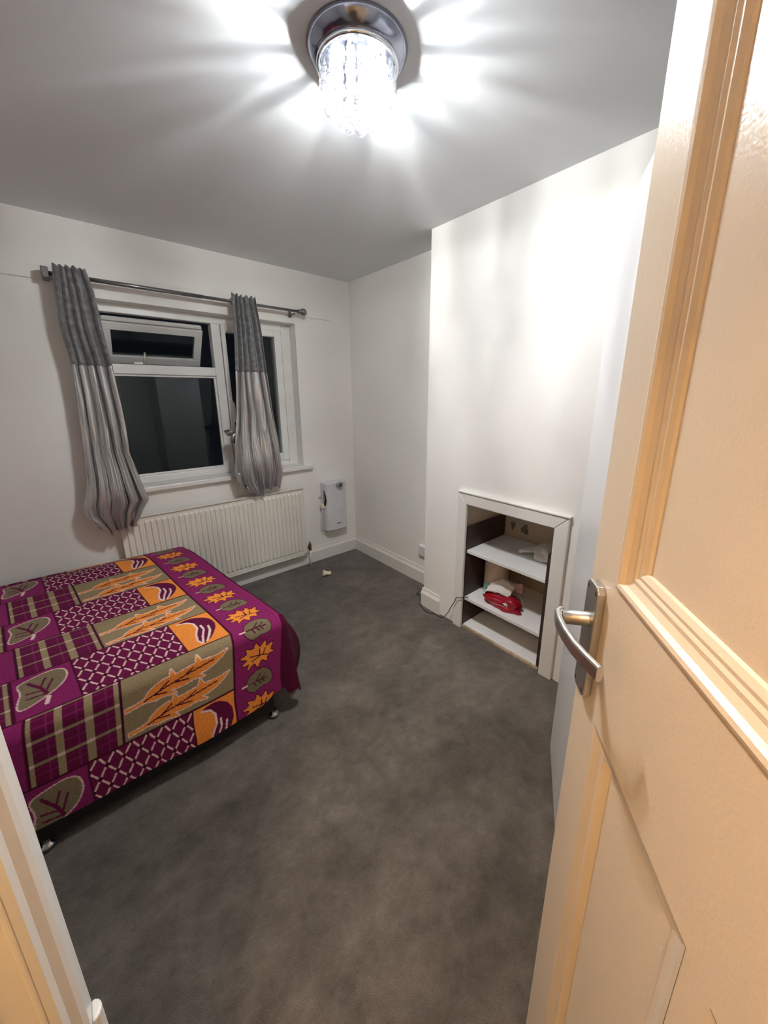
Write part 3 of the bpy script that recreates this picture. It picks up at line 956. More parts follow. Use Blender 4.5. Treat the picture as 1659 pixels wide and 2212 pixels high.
# blanket: printed fleece draped over the mattress ------------------------
def make_blanket():
    step = 0.0028
    ROW, B0 = 0.2425, 0.025
    A_FOOT = -0.205                       # edge of the top at the foot end
    a = np.concatenate([np.arange(-0.66, A_FOOT - 1e-6, 0.008), np.arange(A_FOOT, 0.80, step), np.arange(0.80, 1.70, 0.03)])
    bb = np.concatenate([np.arange(-0.20, -0.04, 0.01), np.arange(-0.04, 1.645, step)])
    A, Bm = np.meshgrid(a, bb)
    FOLD = 1.235
    Rf = 0.045
    ARC = Rf * math.pi / 2
    Yf = -0.13 - FOLD                     # y where the near fold starts
    # --- lengthwise profile (b): far drop, top, near fold, near side
    q = np.clip(Bm, -0.005, FOLD)
    y = -0.13 - q
    zt = np.full_like(A, 0.5)
    # gentle dips and quilting of the top
    zt += 0.006 * np.sin(3.1 * A + 2 * Bm) + 0.004 * np.sin(7 * Bm + 1.3 * A) - 0.012 * np.exp(-((Bm - 0.0) / 0.08) ** 2)
    t = np.clip((Bm - FOLD) / ARC, 0, 1) * math.pi / 2
    y = np.where(Bm > FOLD, Yf - Rf * np.sin(t), y)
    z = np.where(Bm > FOLD, zt - Rf * (1 - np.cos(t)), zt)
    down = np.clip(Bm - FOLD - ARC, 0, None)
    z = z - down
    wav = 0.006 * np.sin(6.0 * A + 0.5) + 0.004 * np.sin(15 * A)
    y = y - wav * np.clip(down / 0.3, 0, 1) - 0.012 * np.clip(down / 0.3, 0, 1)
    # far side
    fr = np.clip(-0.005 - Bm, 0, None)
    y = y + np.where(Bm < -0.005, 0.012 * np.sin(np.clip(fr / 0.045, 0, 1) * math.pi / 2), 0)
    z = z - np.where(Bm < -0.005, 0.03 * (1 - np.cos(np.clip(fr / 0.045, 0, 1) * math.pi / 2)) + np.clip(fr - 0.045, 0, None), 0)
    # --- crosswise position (a)
    xb = -1.748 + 0.1187 * np.clip(Bm, -0.1, FOLD) - 0.03 * np.clip((Bm - FOLD) / 0.3, 0, 1)
    ac = np.clip(A, A_FOOT, None)
    x = xb - ac
    # --- foot end drop
    p = np.clip(A_FOOT - A, 0, None)
    r2 = 0.04
    arc2 = r2 * math.pi / 2
    t2 = np.clip(p / arc2, 0, 1) * math.pi / 2
    ins = (p > 0) & (Bm <= FOLD)
    dn = np.clip(p - arc2, 0, None)
    bul = 0.085 * np.exp(-((Bm - 1.17) / 0.13) ** 2) * np.sin(np.clip(dn / 0.36, 0, 1) * math.pi * 0.95)
    x = np.where(ins, x + r2 * np.sin(t2) + bul + 0.005 * np.clip(dn / 0.4, 0, 1) + 0.008 * np.sin(9 * Bm) * np.clip(dn / 0.3, 0, 1), x)
    z = np.where(ins, z - r2 * (1 - np.cos(t2)) - dn, z)
    # --- free corner: hangs as a cone from the mattress corner
    cor = (p > 0) & (Bm > FOLD)
    qq = np.clip(Bm - FOLD, 0, None)
    r = np.hypot(p, qq)
    phi = np.arctan2(p, qq + 1e-9)        # 0 near side .. pi/2 foot end
    L = np.maximum(p, qq)                 # keeps the hem level
    tt = np.clip(L / 0.075, 0, 1) * math.pi / 2
    drop = 0.042 * (1 - np.cos(tt)) + np.clip(L - 0.07, 0, None)
    outw = 0.043 * np.sin(tt)
    flare = (0.03 + 0.16 * np.sin(phi) ** 2 * np.cos(phi) * 1.6) * np.clip(L - 0.05, 0, None) * np.where(phi > 0.9, 0.75, 1)
    rad_ = outw + flare
    xc = (-1.748 + 0.1187 * FOLD - A_FOOT)
    x = np.where(cor, xc + rad_ * np.sin(phi) - 0.03 * np.clip(qq / 0.3, 0, 1) * np.cos(phi) ** 4, x)
    y = np.where(cor, Yf - rad_ * np.cos(phi), y)
    z = np.where(cor, 0.5 - drop, z)
    z = np.maximum(z, 0.055 + 0.0 * z)
    # --- printed pattern -------------------------------------------------
    PUR, DPU = np.array([0.190, 0.013, 0.088]), np.array([0.098, 0.004, 0.036])
    TAN, ORA = np.array([0.230, 0.172, 0.095]), np.array([0.70, 0.225, 0.038])
    WHI, LIN = np.array([0.74, 0.50, 0.47]), np.array([0.050, 0.002, 0.016])
    OLV = np.array([0.150, 0.115, 0.068])
    colr = np.empty(A.shape + (3,))
    colr[:] = PUR
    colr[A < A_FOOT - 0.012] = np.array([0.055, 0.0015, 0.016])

    def sdf(px, py, poly):
        poly = np.array(poly, float)
        d2 = np.full(px.shape, 1e9)
        inside = np.zeros(px.shape, bool)
        n = len(poly)
        for i in range(n):
            x0, y0 = poly[i]
            x1, y1 = poly[(i + 1) % n]
            ex, ey = x1 - x0, y1 - y0
            wx, wy = px - x0, py - y0
            h = np.clip((wx * ex + wy * ey) / (ex * ex + ey * ey + 1e-12), 0, 1)
            d2 = np.minimum(d2, (wx - ex * h) ** 2 + (wy - ey * h) ** 2)
            c = ((y0 <= py) & (y1 > py)) | ((y1 <= py) & (y0 > py))
            xi = x0 + (py - y0) / (y1 - y0 + (1e-12 if y1 == y0 else 0)) * ex
            inside ^= c & (px < xi)
        d = np.sqrt(d2)
        return np.where(inside, -d, d)
    def seg(px, py, pts):
        d2 = np.full(px.shape, 1e9)
        for (x0, y0), (x1, y1) in zip(pts[:-1], pts[1:]):
            ex, ey = x1 - x0, y1 - y0
            h = np.clip(((px - x0) * ex + (py - y0) * ey) / (ex * ex + ey * ey + 1e-12), 0, 1)
            d2 = np.minimum(d2, (px - x0 - ex * h) ** 2 + (py - y0 - ey * h) ** 2)
        return np.sqrt(d2)
    def paint(mask, sub, col):
        idx = np.where(mask)
        s = (idx[0][sub], idx[1][sub])
        colr[s] = col

    # local shape outlines in metres: u to the right (towards the foot), v towards the near side
    F_OUT = [(0.0, 0.004), (0.030, 0.002), (0.058, -0.006), (0.072, -0.026), (0.096, -0.042), (0.122, -0.050), (0.142, -0.050), (0.146, -0.074), (0.160, -0.050), (0.188, -0.054), (0.214, -0.058), (0.232, -0.060), (0.238, -0.086), (0.252, -0.060), (0.285, -0.058), (0.318, -0.058), (0.350, -0.066),
             (0.328, -0.044), (0.298, -0.026), (0.268, -0.016), (0.240, -0.014), (0.262, 0.006), (0.222, -0.002), (0.190, 0.004), (0.160, 0.004), (0.140, 0.000), (0.160, 0.022), (0.118, 0.014), (0.092, 0.016), (0.070, 0.010), (0.056, 0.008), (0.030, 0.012), (0.0, 0.016)]
    F_VEIN = [[(0.058, 0.002), (0.120, -0.016), (0.190, -0.030), (0.300, -0.046)], [(0.085, -0.006), (0.128, 0.004)], [(0.100, -0.010), (0.136, -0.036)], [(0.150, -0.022), (0.205, -0.012)], [(0.190, -0.030), (0.222, -0.048)]]
    HEART = [(0.020, 0.048), (0.060, 0.028), (0.105, 0.020), (0.135, 0.032), (0.146, 0.062), (0.140, 0.10), (0.118, 0.135), (0.090, 0.158), (0.060, 0.178), (0.024, 0.192), (0.012, 0.178), (0.016, 0.140), (0.024, 0.100)]
    H_V = [[(0.088, 0.16), (0.075, 0.11), (0.045, 0.055)], [(0.083, 0.14), (0.108, 0.075)], [(0.08, 0.125), (0.035, 0.115)], [(0.085, 0.15), (0.036, 0.145)], [(0.074, 0.10), (0.090, 0.055)]]
    BIRD = [(0.030, 0.022), (0.075, 0.010), (0.110, 0.022), (0.142, 0.055), (0.152, 0.105), (0.140, 0.150), (0.115, 0.190), (0.085, 0.222), (0.060, 0.226), (0.052, 0.190), (0.066, 0.150), (0.082, 0.105), (0.080, 0.068), (0.060, 0.040)]
    B_W = [[(0.032, 0.024), (0.064, 0.036), (0.083, 0.064), (0.082, 0.108), (0.062, 0.152), (0.052, 0.196), (0.058, 0.226)], [(0.100, 0.095), (0.098, 0.135), (0.078, 0.180), (0.064, 0.222)], [(0.122, 0.118), (0.116, 0.155), (0.096, 0.195), (0.078, 0.224)]]
    MAPLE = [(-0.060, 0.020), (-0.040, 0.004), (-0.066, -0.012), (-0.040, -0.020), (-0.044, -0.040), (-0.016, -0.030), (-0.006, -0.050), (0.010, -0.028), (0.030, -0.046), (0.034, -0.020), (0.060, -0.026), (0.050, -0.002), (0.062, 0.014), (0.040, 0.018), (0.036, 0.042), (0.014, 0.028), (0.0, 0.052), (-0.014, 0.030), (-0.040, 0.048), (-0.034, 0.024)]
    M_V = [[(0.046, 0.018), (0.010, 0.006), (-0.034, -0.004)], [(0.010, 0.006), (0.008, -0.022)], [(0.012, 0.008), (-0.026, 0.022)], [(0.024, 0.010), (0.034, -0.014)]]
    SPOON = [(-0.044, 0.0), (-0.034, -0.026), (-0.006, -0.042), (0.026, -0.040), (0.050, -0.018), (0.056, 0.008), (0.050, 0.030), (0.014, 0.032), (-0.014, 0.040), (-0.036, 0.024)]
    S_V = [[(-0.044, 0.0), (0.0, 0.0), (0.042, 0.004)], [(-0.02, 0.0), (-0.006, 0.022)], [(0.0, 0.0), (0.014, 0.018)], [(0.018, 0.002), (0.030, 0.018)], [(-0.008, 0.0), (0.012, -0.024)], [(0.014, 0.002), (0.032, -0.014)]]

    def rounded(poly, n=4):
        P_ = [np.array(q, float) for q in poly]
        m_ = len(P_)
        out = []
        for i in range(m_):
            q0, q1, q2, q3 = P_[i - 1], P_[i], P_[(i + 1) % m_], P_[(i + 2) % m_]
            for k_ in range(n):
                t_ = k_ / n
                out.append(tuple(0.5 * (2 * q1 + (q2 - q0) * t_ + (2 * q0 - 5 * q1 + 4 * q2 - q3) * t_ ** 2 + (3 * q1 - q0 - 3 * q2 + q3) * t_ ** 3)))
        return out
    HEART, BIRD = rounded(HEART), rounded(BIRD)
    SPOON = [(1.15 * x_, 1.15 * y_) for x_, y_ in rounded(SPOON)]
    MAPLE = [(1.15 * x_, 1.1 * y_) for x_, y_ in rounded(MAPLE, 3)]
    for k in range(-1, 8):
        b0 = B0 + ROW * k
        orow = (k % 2 == 0)
        rm = (Bm >= b0) & (Bm < b0 + ROW) & (A >= 0)
        if orow:
            # orange square with the purple bird shape
            mk = rm & (A < 0.163)
            colr[mk] = ORA
            u, v = 0.163 - A[mk], Bm[mk] - b0
            d = sdf(u, v, BIRD)
            paint(mk, d < 0.0, DPU)
            for ln in B_W:
                paint(mk, seg(u, v, ln) < 0.0038, WHI)
            # diamonds
            mk = rm & (A >= 0.163) & (A < 0.488)
            colr[mk] = DPU * 1.25
            u, v = A[mk] - 0.163, Bm[mk] - b0
            pu, pv = 0.325 / 6.5, ROW / 2.75
            s1 = u / pu + v / pv
            s2 = u / pu - v / pv
            f1 = np.abs((s1 + 0.5) % 1 - 0.5)
            f2 = np.abs((s2 + 0.5) % 1 - 0.5)
            w = 0.070
            l1 = (f1 < w) & (f2 > 0.17)
            l2 = (f2 < w) & (f1 > 0.17)
            paint(mk, l1 | l2, WHI * 0.92)
            paint(mk, (f1 < w) & (f2 <= 0.17) | (f2 < w) & (f1 <= 0.17), LIN)
            # heart leaf square
            mk = rm & (A >= 0.488) & (A < 0.655)
            u, v = 0.655 - A[mk], Bm[mk] - b0
            d = sdf(u, v, HEART)
            paint(mk, d < 0.004, WHI * 0.8)
            paint(mk, d < -0.001, OLV * 1.15)
            for i_, ln in enumerate(H_V):
                paint(mk, (seg(u, v, ln) < (0.0055 if i_ == 0 else 0.0036)) & (d < -0.004), DPU)
            paint(mk, seg(u, v, [(0.088, 0.172), (0.080, 0.205)]) < 0.006, WHI * 0.9)
            pl = rm & (A >= 0.655)
        else:
            # tan panel with two orange feather leaves
            mk = rm & (A < 0.385)
            colr[mk] = TAN
            u, v = 0.385 - A[mk], Bm[mk] - b0
            for (ou, ov, sl) in ((0.010, 0.112, 0.02), (0.016, 0.208, 0.02)):
                uu, vv = u - ou, (v - ov) - sl * (u - ou)
                d = sdf(uu, vv, F_OUT)
                paint(mk, d < 0.0045, WHI * 0.95)
                paint(mk, d < 0.0005, ORA)
                for ln in F_VEIN:
                    paint(mk, (seg(uu, vv, ln) < 0.0028) & (d < -0.003), LIN * 1.3)
            pl = rm & (A >= 0.385) & (A < 0.632)
        if pl.any():
            colr[pl] = DPU * 0.95
            u, v = A[pl] - (0.385 if not orow else 0.655), Bm[pl] - b0
            cpos = [0.012, 0.088, 0.166, 0.238]
            cw = [0.006, 0.011, 0.011, 0.006]
            colm = np.zeros(u.shape, bool)
            um = u % 0.30
            for c_, w_ in zip(cpos, cw):
                colm |= np.abs(um - c_) < w_
            rowm = np.abs((v - 0.004 + ROW / 6) % (ROW / 3) - ROW / 6) < 0.0045
            thin = (np.abs((um + 0.037) % 0.0765 - 0.0) < 0.006) | (np.abs((v + 0.04) % (ROW / 3)) < 0.004) | (np.abs((v + 0.062) % (ROW / 3)) < 0.0025)
            paint(pl, thin, PUR * 0.85)
            paint(pl, rowm, TAN * 0.9)
            paint(pl, colm, TAN * 1.1)
            paint(pl, colm & rowm, WHI * 0.75)
        # separating lines
        lm = (np.abs(Bm - b0) < 0.0035) & (A >= 0)
        colr[lm] = LIN
        cuts = (0.163, 0.488, 0.655) if orow else (0.385, 0.632)
        for c_ in cuts:
            colr[rm & (np.abs(A - c_) < 0.004)] = LIN
    colr[np.abs(A) < 0.004] = LIN
    colr[np.abs(A - (A_FOOT - 0.006)) < 0.006] = PUR * 1.2
    # band of leaves along the foot
    for k in range(-1, 15):
        cb_ = 0.042 + 0.1215 * k
        mk = (np.abs(Bm - cb_) < 0.062) & (A < -0.006) & (A > A_FOOT - 0.01)
        if not mk.any():
            continue
        u, v = -0.102 - A[mk], Bm[mk] - cb_
        uu = u
        if k % 2 == 0:
            d = sdf(u, v, SPOON)
            paint(mk, d < 0.004, LIN * 1.2)
            paint(mk, d < 0.0, OLV)
            for ln in S_V:
                paint(mk, (seg(u, v, ln) < 0.0026) & (d < -0.002), LIN)
            paint(mk, seg(u, v, [(-0.068, 0.0), (-0.048, 0.0)]) < 0.003, WHI)
        else:
            d = sdf(u, v, MAPLE)
            paint(mk, d < 0.004, LIN * 1.2)
            paint(mk, d < 0.0, ORA)
            for ln in M_V:
                paint(mk, (seg(u, v, ln) < 0.0026) & (d < -0.002), LIN)
    # --- mesh
    nj, ni = A.shape
    co_ = np.stack([x, y, z], -1).reshape(-1, 3)
    keep = np.ones((nj, ni), bool)
    # hem line: the side drop ends at z .125, the corner tip hangs lower
    idx = np.arange(nj * ni).reshape(nj, ni)
    quads = np.stack([idx[:-1, :-1], idx[:-1, 1:], idx[1:, 1:], idx[1:, :-1]], -1).reshape(-1, 4)
    Lq = np.maximum(p, qq)[:-1, :-1].reshape(-1)
    cq = cor[:-1, :-1].reshape(-1)
    bq = (Bm[:-1, :-1].reshape(-1))
    aq = (A[:-1, :-1].reshape(-1))
    ph = phi[:-1, :-1].reshape(-1)
    hem = np.where(cq, 0.395 + 0.05 * np.clip(ph / 1.2, 0, 1) - 0.035 * np.exp(-((ph - 0.15) / 0.22) ** 2), 9)
    side_hem = 0.405 - 0.035 * np.exp(-((aq + 0.19) / 0.05) ** 2)
    ok = np.where(cq, Lq < hem, np.where((bq > FOLD) , (bq - FOLD) < side_hem, True))
    ok &= ~((aq < A_FOOT - 0.45))
    quads = quads[ok][:, ::-1]
    used = np.unique(quads)
    remap = -np.ones(nj * ni, int)
    remap[used] = np.arange(len(used))
    quads = remap[quads]
    co_ = co_[used]
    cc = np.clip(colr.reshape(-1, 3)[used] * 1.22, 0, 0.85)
    me = bpy.data.meshes.new('blanket')
    me.vertices.add(len(co_))
    me.vertices.foreach_set('co', co_.astype(np.float32).ravel())
    me.loops.add(quads.size)
    me.loops.foreach_set('vertex_index', quads.ravel().astype(np.int32))
    me.polygons.add(len(quads))
    me.polygons.foreach_set('loop_start', np.arange(0, quads.size, 4, dtype=np.int32))
    me.update(calc_edges=True)
    me.polygons.foreach_set('use_smooth', np.ones(len(quads), bool))
    at = me.color_attributes.new('print', 'FLOAT_COLOR', 'POINT')
    at.data.foreach_set('color', np.concatenate([cc, np.ones((len(cc), 1))], 1).astype(np.float32).ravel())
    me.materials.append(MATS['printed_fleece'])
    o = bpy.data.objects.new('blanket', me)
    COL.objects.link(o)
    tag(o, 'purple and orange fleece blanket printed with leaves and checks over the bed', 'blanket')
make_blanket()

# ------------------------------------------------------------------ wardrobe behind the door, its left door ajar
wd = empty('wardrobe', (-0.55, -2.9, 0))
tag(wd, 'tall plain white wardrobe standing behind the room door, one leaf ajar', 'wardrobe')
wx0, wx1, wy0, wy1 = -1.05, -0.03, -3.20, -2.60
bx(wx0, wx0 + 0.018, wy0, wy1, 0, 2.0).build('side_panel', 'wardrobe_white', wd)
bx(wx1 - 0.018, wx1, wy0, wy1, 0, 2.0).build('side_panel', 'wardrobe_white', wd)
bx(wx0 + .018, wx1 - .018, wy0, wy1, 1.98, 2.0).build('top_panel', 'wardrobe_white', wd)
bx(wx0 + .018, wx1 - .018, wy0, wy1, 0.06, 0.08).build('bottom_panel', 'wardrobe_white', wd)
bx(wx0 + .018, wx1 - .018, wy0, wy0 + 0.006, 0.08, 1.98).build('back_panel', 'wardrobe_white', wd)
bx(wx0 + .018, wx1 - .018, wy1 - 0.03, wy1 - 0.012, 0, 0.06).build('plinth', 'wardrobe_white', wd)
bx((wx0 + wx1) / 2, wx1, wy1, wy1 + 0.018, 0.06, 2.0).build('door', 'wardrobe_white', wd, bevel=0.002)
hd = Vector((0.872, 0.49, 0)).normalized()
nn = Vector((-hd.y, hd.x, 0))
far = Vector((-0.612, -2.325, 0))
near = far - hd * 0.505
pl = [far, near, near - nn * 0.018, far - nn * 0.018]
MB().prism([(q.x, q.y) for q in pl], 0.004, 2.003).build('door', 'wardrobe_white', wd, bevel=0.004, seg=3)

# ------------------------------------------------------------------ room door
YD = math.radians(50.7)
TD = Vector((math.sin(YD), math.cos(YD), 0))       # hinge -> free edge
ND = Vector((-TD.y, TD.x, 0))                      # towards the camera side
bd_ = math.radians(71.5)
FE = Vector((-1.4485, -2.6735, 0))
DW, DT = 0.772, 0.040
dr = empty('door_1', tuple(FE - TD * DW), 'structure')
dr['label'] = 'cream painted panelled door standing open with a satin lever handle'
dr['category'] = 'door'
def DP(s, z, n=0.0):      # s from free edge, height, offset out of the near face
    p = FE - TD * s + ND * n
    return Vector((p.x, p.y, z))
def dbox(name, s0, s1, z0, z1, n0=-DT, n1=0.0, m='door_paint', bv=0.0, parent=None):
    vs = [DP(s, z, n) for z in (z0, z1) for (s, n) in ((s0, n0), (s1, n0), (s1, n1), (s0, n1))]
    mb = MB().add(vs, [(0, 1, 2, 3), (7, 6, 5, 4), (0, 4, 5, 1), (1, 5, 6, 2), (2, 6, 7, 3), (3, 7, 4, 0)])
    return mb.build(name, m, parent or dr, bevel=bv)
SM = 0.0765
ZU0, ZU1, ZL0, ZL1 = 1.266, 1.865, 0.20, 1.0650
dbox('stile', 0, SM, 0.006, 1.98)
dbox('stile', DW - SM, DW, 0.006, 1.98)
dbox('rail', SM, DW - SM, ZU1, 1.98)
dbox('rail', SM, DW - SM, ZL1, ZU0)
dbox('rail', SM, DW - SM, 0.006, ZL0)
mun = [(0.285, 0.315), (0.457, 0.487)]
for s0, s1 in mun:
    dbox('muntin', s0, s1, ZL0, ZL1)
holes = [(SM, DW - SM, ZU0, ZU1), (SM, mun[0][0], ZL0, ZL1), (mun[0][1], mun[1][0], ZL0, ZL1), (mun[1][1], DW - SM, ZL0, ZL1)]
for hi, (s0, s1, z0, z1) in enumerate(holes):
    dbox('panel', s0, s1, z0, z1, -0.026, -0.014)
    # moulding: stepped ogee running round the panel, both corners mitred
    prof = [(0.0, 0.0003), (0.002, 0.003), (0.006, 0.0042), (0.010, 0.003), (0.013, -0.002), (0.019, -0.006), (0.024, -0.0055), (0.027, -0.008), (0.031, -0.0075), (0.036, -0.011), (0.038, -0.0145)]
    if hi > 0:
        prof = [(0.0, 0.0003), (0.006, -0.0008), (0.018, -0.006), (0.024, -0.0065), (0.028, -0.010), (0.034, -0.0145)]
    mb = MB()
    rings = []
    for w, nn_ in prof:
        rings.append([DP(s0 + w, z0 + w, nn_), DP(s1 - w, z0 + w, nn_), DP(s1 - w, z1 - w, nn_), DP(s0 + w, z1 - w, nn_)])
    vs = [q for r in rings for q in r]
    fs_ = []
    for i in range(len(rings) - 1):
        for k in range(4):
            fs_.append((i * 4 + k, i * 4 + (k + 1) % 4, (i + 1) * 4 + (k + 1) % 4, (i + 1) * 4 + k))
    mb.add(vs, fs_).build('moulding', 'door_paint', dr)
# handle ------------------------------------------------------------------
hz = 1.1648
hn = empty('door_handle', tuple(DP(0.03, hz)))
hn.parent = dr
hn.matrix_parent_inverse = dr.matrix_world.inverted()
hn['label'] = 'satin metal lever handle on a tall backplate'
p0, p1, q0, q1 = 0.0145, 0.0535, 1.081, 1.249
ch = 0.007
poly = [(p0 + ch, q0), (p1 - ch, q0), (p1, q0 + ch), (p1, q1 - ch), (p1 - ch, q1), (p0 + ch, q1), (p0, q1 - ch), (p0, q0 + ch)]
vs = [DP(s, z, 0) for s, z in poly] + [DP(s, z, 0.0105) for s, z in poly]
n = len(poly)
MB().add(vs, [tuple(range(n)), tuple(range(n, 2 * n))] + [(i, (i + 1) % n, n + (i + 1) % n, n + i) for i in range(n)]).build('backplate', 'satin_metal', hn, bevel=0.0018, seg=3)
for (s, z) in ((0.021, 1.239), (0.047, 1.239), (0.021, 1.091), (0.047, 1.091)):
    c = DP(s, z, 0.0106)
    mb = MB()
    ring = [c + (TD * math.cos(a) + Vector((0, 0, 1)) * math.sin(a)) * 0.0032 for a in [2 * math.pi * k / 12 for k in range(12)]]
    mb.add(ring, [tuple(range(12))]).build('screw', 'brass_dark', hn)
mb = MB()
kc = DP(0.034, 1.128, 0.0107)
ring = [kc + TD * (0.0035 * math.cos(a)) + Vector((0, 0, 0.0035 * math.sin(a) + 0.006)) for a in [2 * math.pi * k / 12 for k in range(12)]]
mb.add(ring, [tuple(range(12))])
mb.add([kc + TD * 0.0016 + Vector((0, 0, 0.006)), kc - TD * 0.0016 + Vector((0, 0, 0.006)), kc - TD * 0.0022 - Vector((0, 0, 0.009)), kc + TD * 0.0022 - Vector((0, 0, 0.009))], [(0, 1, 2, 3)])
mb.build('keyhole', 'dark_hole', hn)
zs_ = 1.1945
MB().tube([DP(0.034, zs_, 0.010), DP(0.034, zs_, 0.012), DP(0.034, zs_, 0.043)], [0.0105, 0.0095, 0.0095], 18).build('spindle', 'satin_metal', hn, smooth=True)
# lever: flat curved bar sweeping towards the hinge side and drooping slightly back to the door
cl = [(0.024, 0.042), (0.031, 0.0485), (0.048, 0.0505), (0.072, 0.0495), (0.096, 0.0455), (0.118, 0.0385), (0.138, 0.0305)]
P = []
for i, (s, nn_) in enumerate(cl):
    a = cl[max(i - 1, 0)]
    c = cl[min(i + 1, len(cl) - 1)]
    ts, tn = c[0] - a[0], c[1] - a[1]
    l = math.hypot(ts, tn)
    ts, tn = ts / l, tn / l
    hh = 0.0098 if i > 0 else 0.0095
    th = 0.0042
    ring = []
    for (da, dz) in ((-th, -hh * .75), (-th * .5, -hh), (th * .5, -hh), (th, -hh * .75), (th, hh * .75), (th * .5, hh), (-th * .5, hh), (-th, hh * .75)):
        ring.append(DP(s - tn * da, zs_ + dz - 0.0005 * i, nn_ + ts * da))
    P.append(ring + [ring[0]])
mb = MB().grid(P)
mb.add(P[0][:8], [tuple(range(8))]).add(P[-1][:8], [tuple(range(8))])
mb.build('lever', 'satin_metal', hn, bevel=0.001)
# hinges on the hidden edge
for z in (0.25, 1.0, 1.75):
    c = DP(DW + 0.004, z, 0.004)
    MB().tube([c - Vector((0, 0, 0.05)), c + Vector((0, 0, 0.05))], 0.007, 10).build('hinge', 'brass_dark', dr, smooth=True)

# ------------------------------------------------------------------ door frame
tr = empty('trim_2', (XD, JY, 0), 'structure')
tr['label'] = 'white painted door frame at the left edge'
tr['category'] = 'door frame'
AT = 0.02
# architrave on the room side of the left jamb
MB().prism([(XD, YN), (XD - AT, YN), (XD - 0.024, JY - 0.022), (XD - 0.016, JY - 0.020), (XD - 0.012, JY - 0.012), (XD - 0.004, JY - 0.006), (XD, JY)], 0, DH + 0.09).build('architrave', 'gloss_white', tr)
bx(XD - AT, XD, HY - 0.085, HY, 0, DH + 0.09).build('architrave', 'gloss_white', tr, bevel=0.004)
bx(XD - AT, XD, HY, JY, DH, DH + 0.09).build('architrave', 'gloss_white', tr, bevel=0.004)
# linings and stops
bx(XD - 0.14, XD - AT - 0.004, JY - 0.018, JY + 0.03, 0, DH + 0.03).build('lining', 'gloss_white', tr)
bx(XD - 0.14, XD - AT, HY - 0.03, HY, 0, DH + 0.03).build('lining', 'gloss_white', tr)
bx(XD - 0.14, XD - AT, HY, JY, DH, DH + 0.03).build('lining', 'gloss_white', tr)
bx(XD - 0.031, XD - 0.0245, JY - 0.0225, JY - 0.016, 0, DH).build('quirk_bead', 'gloss_white', tr, bevel=0.002)
bx(XD - 0.105, XD - 0.062, JY - 0.030, JY - 0.018, 0, DH).build('door_stop', 'gloss_white', tr, bevel=0.002)
# rounded strip fixed to the outer edge of the frame
ts_ = empty('cable_trunking', (XD + 0.006, YN - 0.002, 0))
tag(ts_, 'white rounded strip fixed upright on the left door frame', 'trunking')
mb = MB()
pr2 = []
for k in range(9):
    a = math.pi * k / 8
    pr2.append((XD + 0.011 * math.sin(a), YN - 0.013 + 0.013 * math.cos(a)))
mb.prism(pr2, 0.0, 0.672)
mb.build('cover', 'gloss_white', ts_, bevel=0.005, seg=3)
bx(XD, XD + 0.004, YN - 0.034, YN - 0.027, 0, 0.655).build('backing', 'gloss_white', ts_, bevel=0.001)

# ------------------------------------------------------------------ ceiling light
LX, LY = -1.208, -1.820
cl_ = empty('ceiling_light', (LX, LY, H))
tag(cl_, 'round chrome ceiling light hung with clear crystal drops', 'ceiling light')
MB().lathe([(0.0001, 0.0), (0.136, 0.0), (0.137, -0.004), (0.132, -0.014), (0.118, -0.030), (0.110, -0.034), (0.0001, -0.034)], (LX, LY, H), 64).build('ceiling_plate', 'plate_chrome', cl_, smooth=True)
MB().lathe([(0.104, -0.030), (0.112, -0.032), (0.113, -0.042), (0.110, -0.046), (0.104, -0.046), (0.102, -0.040)], (LX, LY, H), 64).build('hanging_ring', 'chrome', cl_, smooth=True)

def bead_mesh(kind):
    mb = MB()
    if kind == 'bead':       # octagon-ish flat faceted bead
        mb.lathe([(0.0006, 0.0075), (0.0052, 0.0042), (0.0068, 0.0), (0.0052, -0.0042), (0.0006, -0.0075)], (0, 0, 0), 8)
    elif kind == 'ball':     # faceted ball drop
        r = 0.0135
        mb.lathe([(0.0008, r * 1.0)] + [(r * math.sin(a), r * math.cos(a)) for a in [math.pi * k / 7 for k in range(1, 7)]] + [(0.0008, -r)], (0, 0, 0), 10)
    else:                    # tear drop
        mb.lathe([(0.0008, 0.019), (0.006, 0.010), (0.0115, 0.0), (0.0125, -0.006), (0.009, -0.014), (0.0008, -0.020)], (0, 0, 0), 10)
    me = bpy.data.meshes.new(kind)
    me.from_pydata([tuple(v) for v in mb.v], [], mb.f)
    me.materials.append(MATS['crystal'])
    return me
MB_BEAD, MB_BALL, MB_DROP = bead_mesh('bead'), bead_mesh('ball'), bead_mesh('drop')
def strand_mesh(nb, ln):
    mb = MB()
    for k in range(nb):
        z = -0.010 - k * (ln / nb)
        big = (k % 3 == 1)
        s = 1.35 if big else 0.95
        mb.lathe([(0.0006, 0.0075 * s), (0.0052 * s, 0.0042 * s), (0.0068 * s, 0.0), (0.0052 * s, -0.0042 * s), (0.0006, -0.0075 * s)], (0, 0, z), 8)
    me = bpy.data.meshes.new('crystal_strand')
    me.from_pydata([tuple(v) for v in mb.v], [], mb.f)
    me.materials.append(MATS['crystal'])
    return me
def hang(me, drop_me, x, y, z, ln, a):
    o = bpy.data.objects.new('crystal_strand', me)
    o.location = (x - LX, y - LY, z - H)
    o.rotation_euler = (0, 0, a)
    o.parent = cl_
    COL.objects.link(o)
    d = bpy.data.objects.new('crystal_drop', drop_me)
    d.location = (0, 0, -ln - 0.014)
    d.parent = o
    COL.objects.link(d)
tiers = [(0.100, 20, 0.056, 4), (0.079, 14, 0.080, 6), (0.054, 9, 0.098, 7), (0.028, 5, 0.112, 8)]
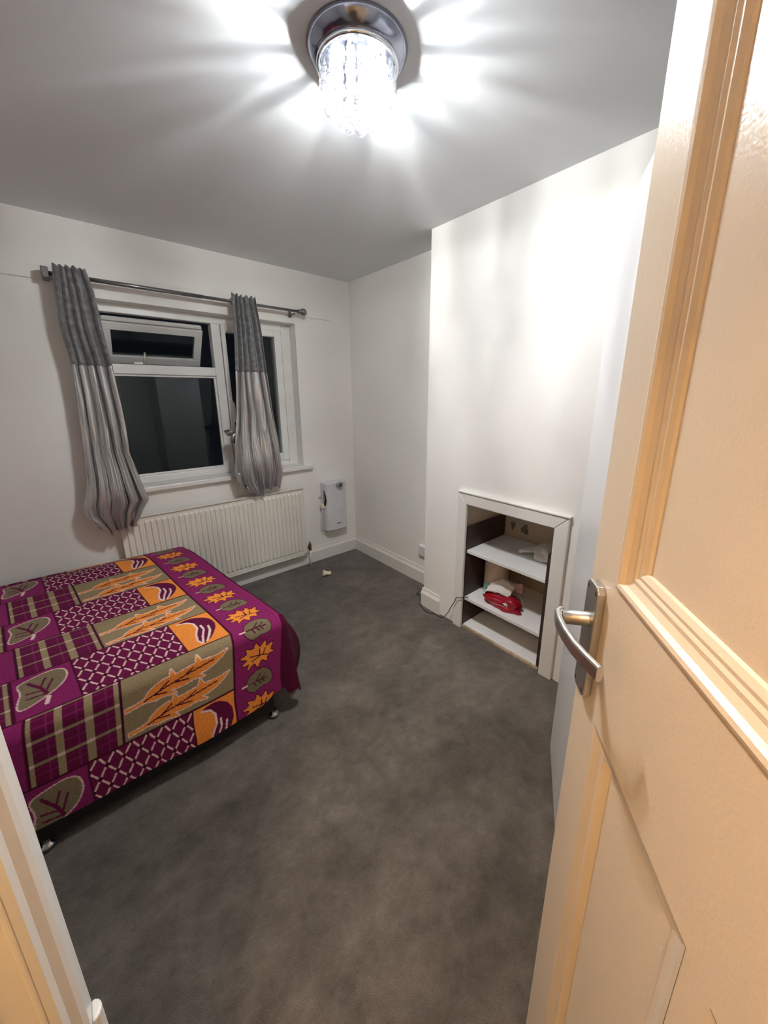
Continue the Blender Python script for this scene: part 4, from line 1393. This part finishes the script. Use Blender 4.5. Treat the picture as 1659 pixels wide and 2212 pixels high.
for ti, (rr, cnt, ln, nb) in enumerate(tiers):
    sm_ = strand_mesh(nb, ln)
    for k in range(cnt):
        a = 2 * math.pi * (k + 0.5 * (ti % 2)) / cnt + 0.1
        hang(sm_, MB_BALL, LX + rr * math.cos(a), LY + rr * math.sin(a), H - 0.042, ln, a)
hang(strand_mesh(9, 0.122), MB_DROP, LX, LY, H - 0.036, 0.122, 0)
# bulbs with glowing filaments, plus an added disc below each for more downward light
for k in range(4):
    a = 2 * math.pi * k / 4 + 0.55
    bxp, byp = LX + 0.065 * math.cos(a), LY + 0.065 * math.sin(a)
    hold = MB().lathe([(0.0001, 0), (0.009, 0), (0.009, -0.018), (0.0001, -0.018)], (bxp, byp, H - 0.034), 14).build('lampholder', 'lampholder', cl_)
    bulb = MB().lathe([(0.0001, 0.0), (0.0065, 0.0), (0.0072, -0.006), (0.0072, -0.030), (0.005, -0.036), (0.0001, -0.038)], (bxp, byp, H - 0.052), 14).build('bulb', 'window_glass', hold, smooth=True)
    f_ = MB().lathe([(0.0001, 0.0), (0.0022, -0.001), (0.0022, -0.023), (0.0001, -0.024)], (bxp, byp, H - 0.057), 10).build('filament', 'bulb_glow', cl_, smooth=True)
    L = bpy.data.lights.new('bulb_down_fill', 'AREA')
    L.shape = 'DISK'
    L.size = 0.022
    L.energy = LAMP_DOWN
    L.color = LAMP_COL
    lo = bpy.data.objects.new('bulb_down_fill', L)
    lo.location = (bxp, byp, H - 0.093)
    COL.objects.link(lo)

# ------------------------------------------------------------------ hallway lamp (behind the camera)
hl = empty('hall_light', (-2.60, -2.95, H))
tag(hl, 'warm globe light on the hallway ceiling outside the door', 'ceiling light')
MB().lathe([(0.0001, 0), (0.06, 0), (0.06, -0.02), (0.03, -0.03), (0.0001, -0.03)], (-2.60, -2.95, H), 24).build('base', 'gloss_white', hl)
MB().lathe([(0.0001, 0.06)] + [(0.06 * math.sin(a), 0.06 * math.cos(a)) for a in [math.pi * k / 10 for k in range(1, 10)]] + [(0.0001, -0.06)], (-2.60, -2.95, H - 0.09), 24).build('globe', 'hall_globe', hl, smooth=True)
L = bpy.data.lights.new('hall_lamp_light', 'POINT')
L.energy = HALL_POWER
L.color = HALL_COL
L.shadow_soft_size = 0.062
lo = bpy.data.objects.new('hall_lamp_light', L)
lo.location = (-2.60, -2.95, H - 0.09)
COL.objects.link(lo)
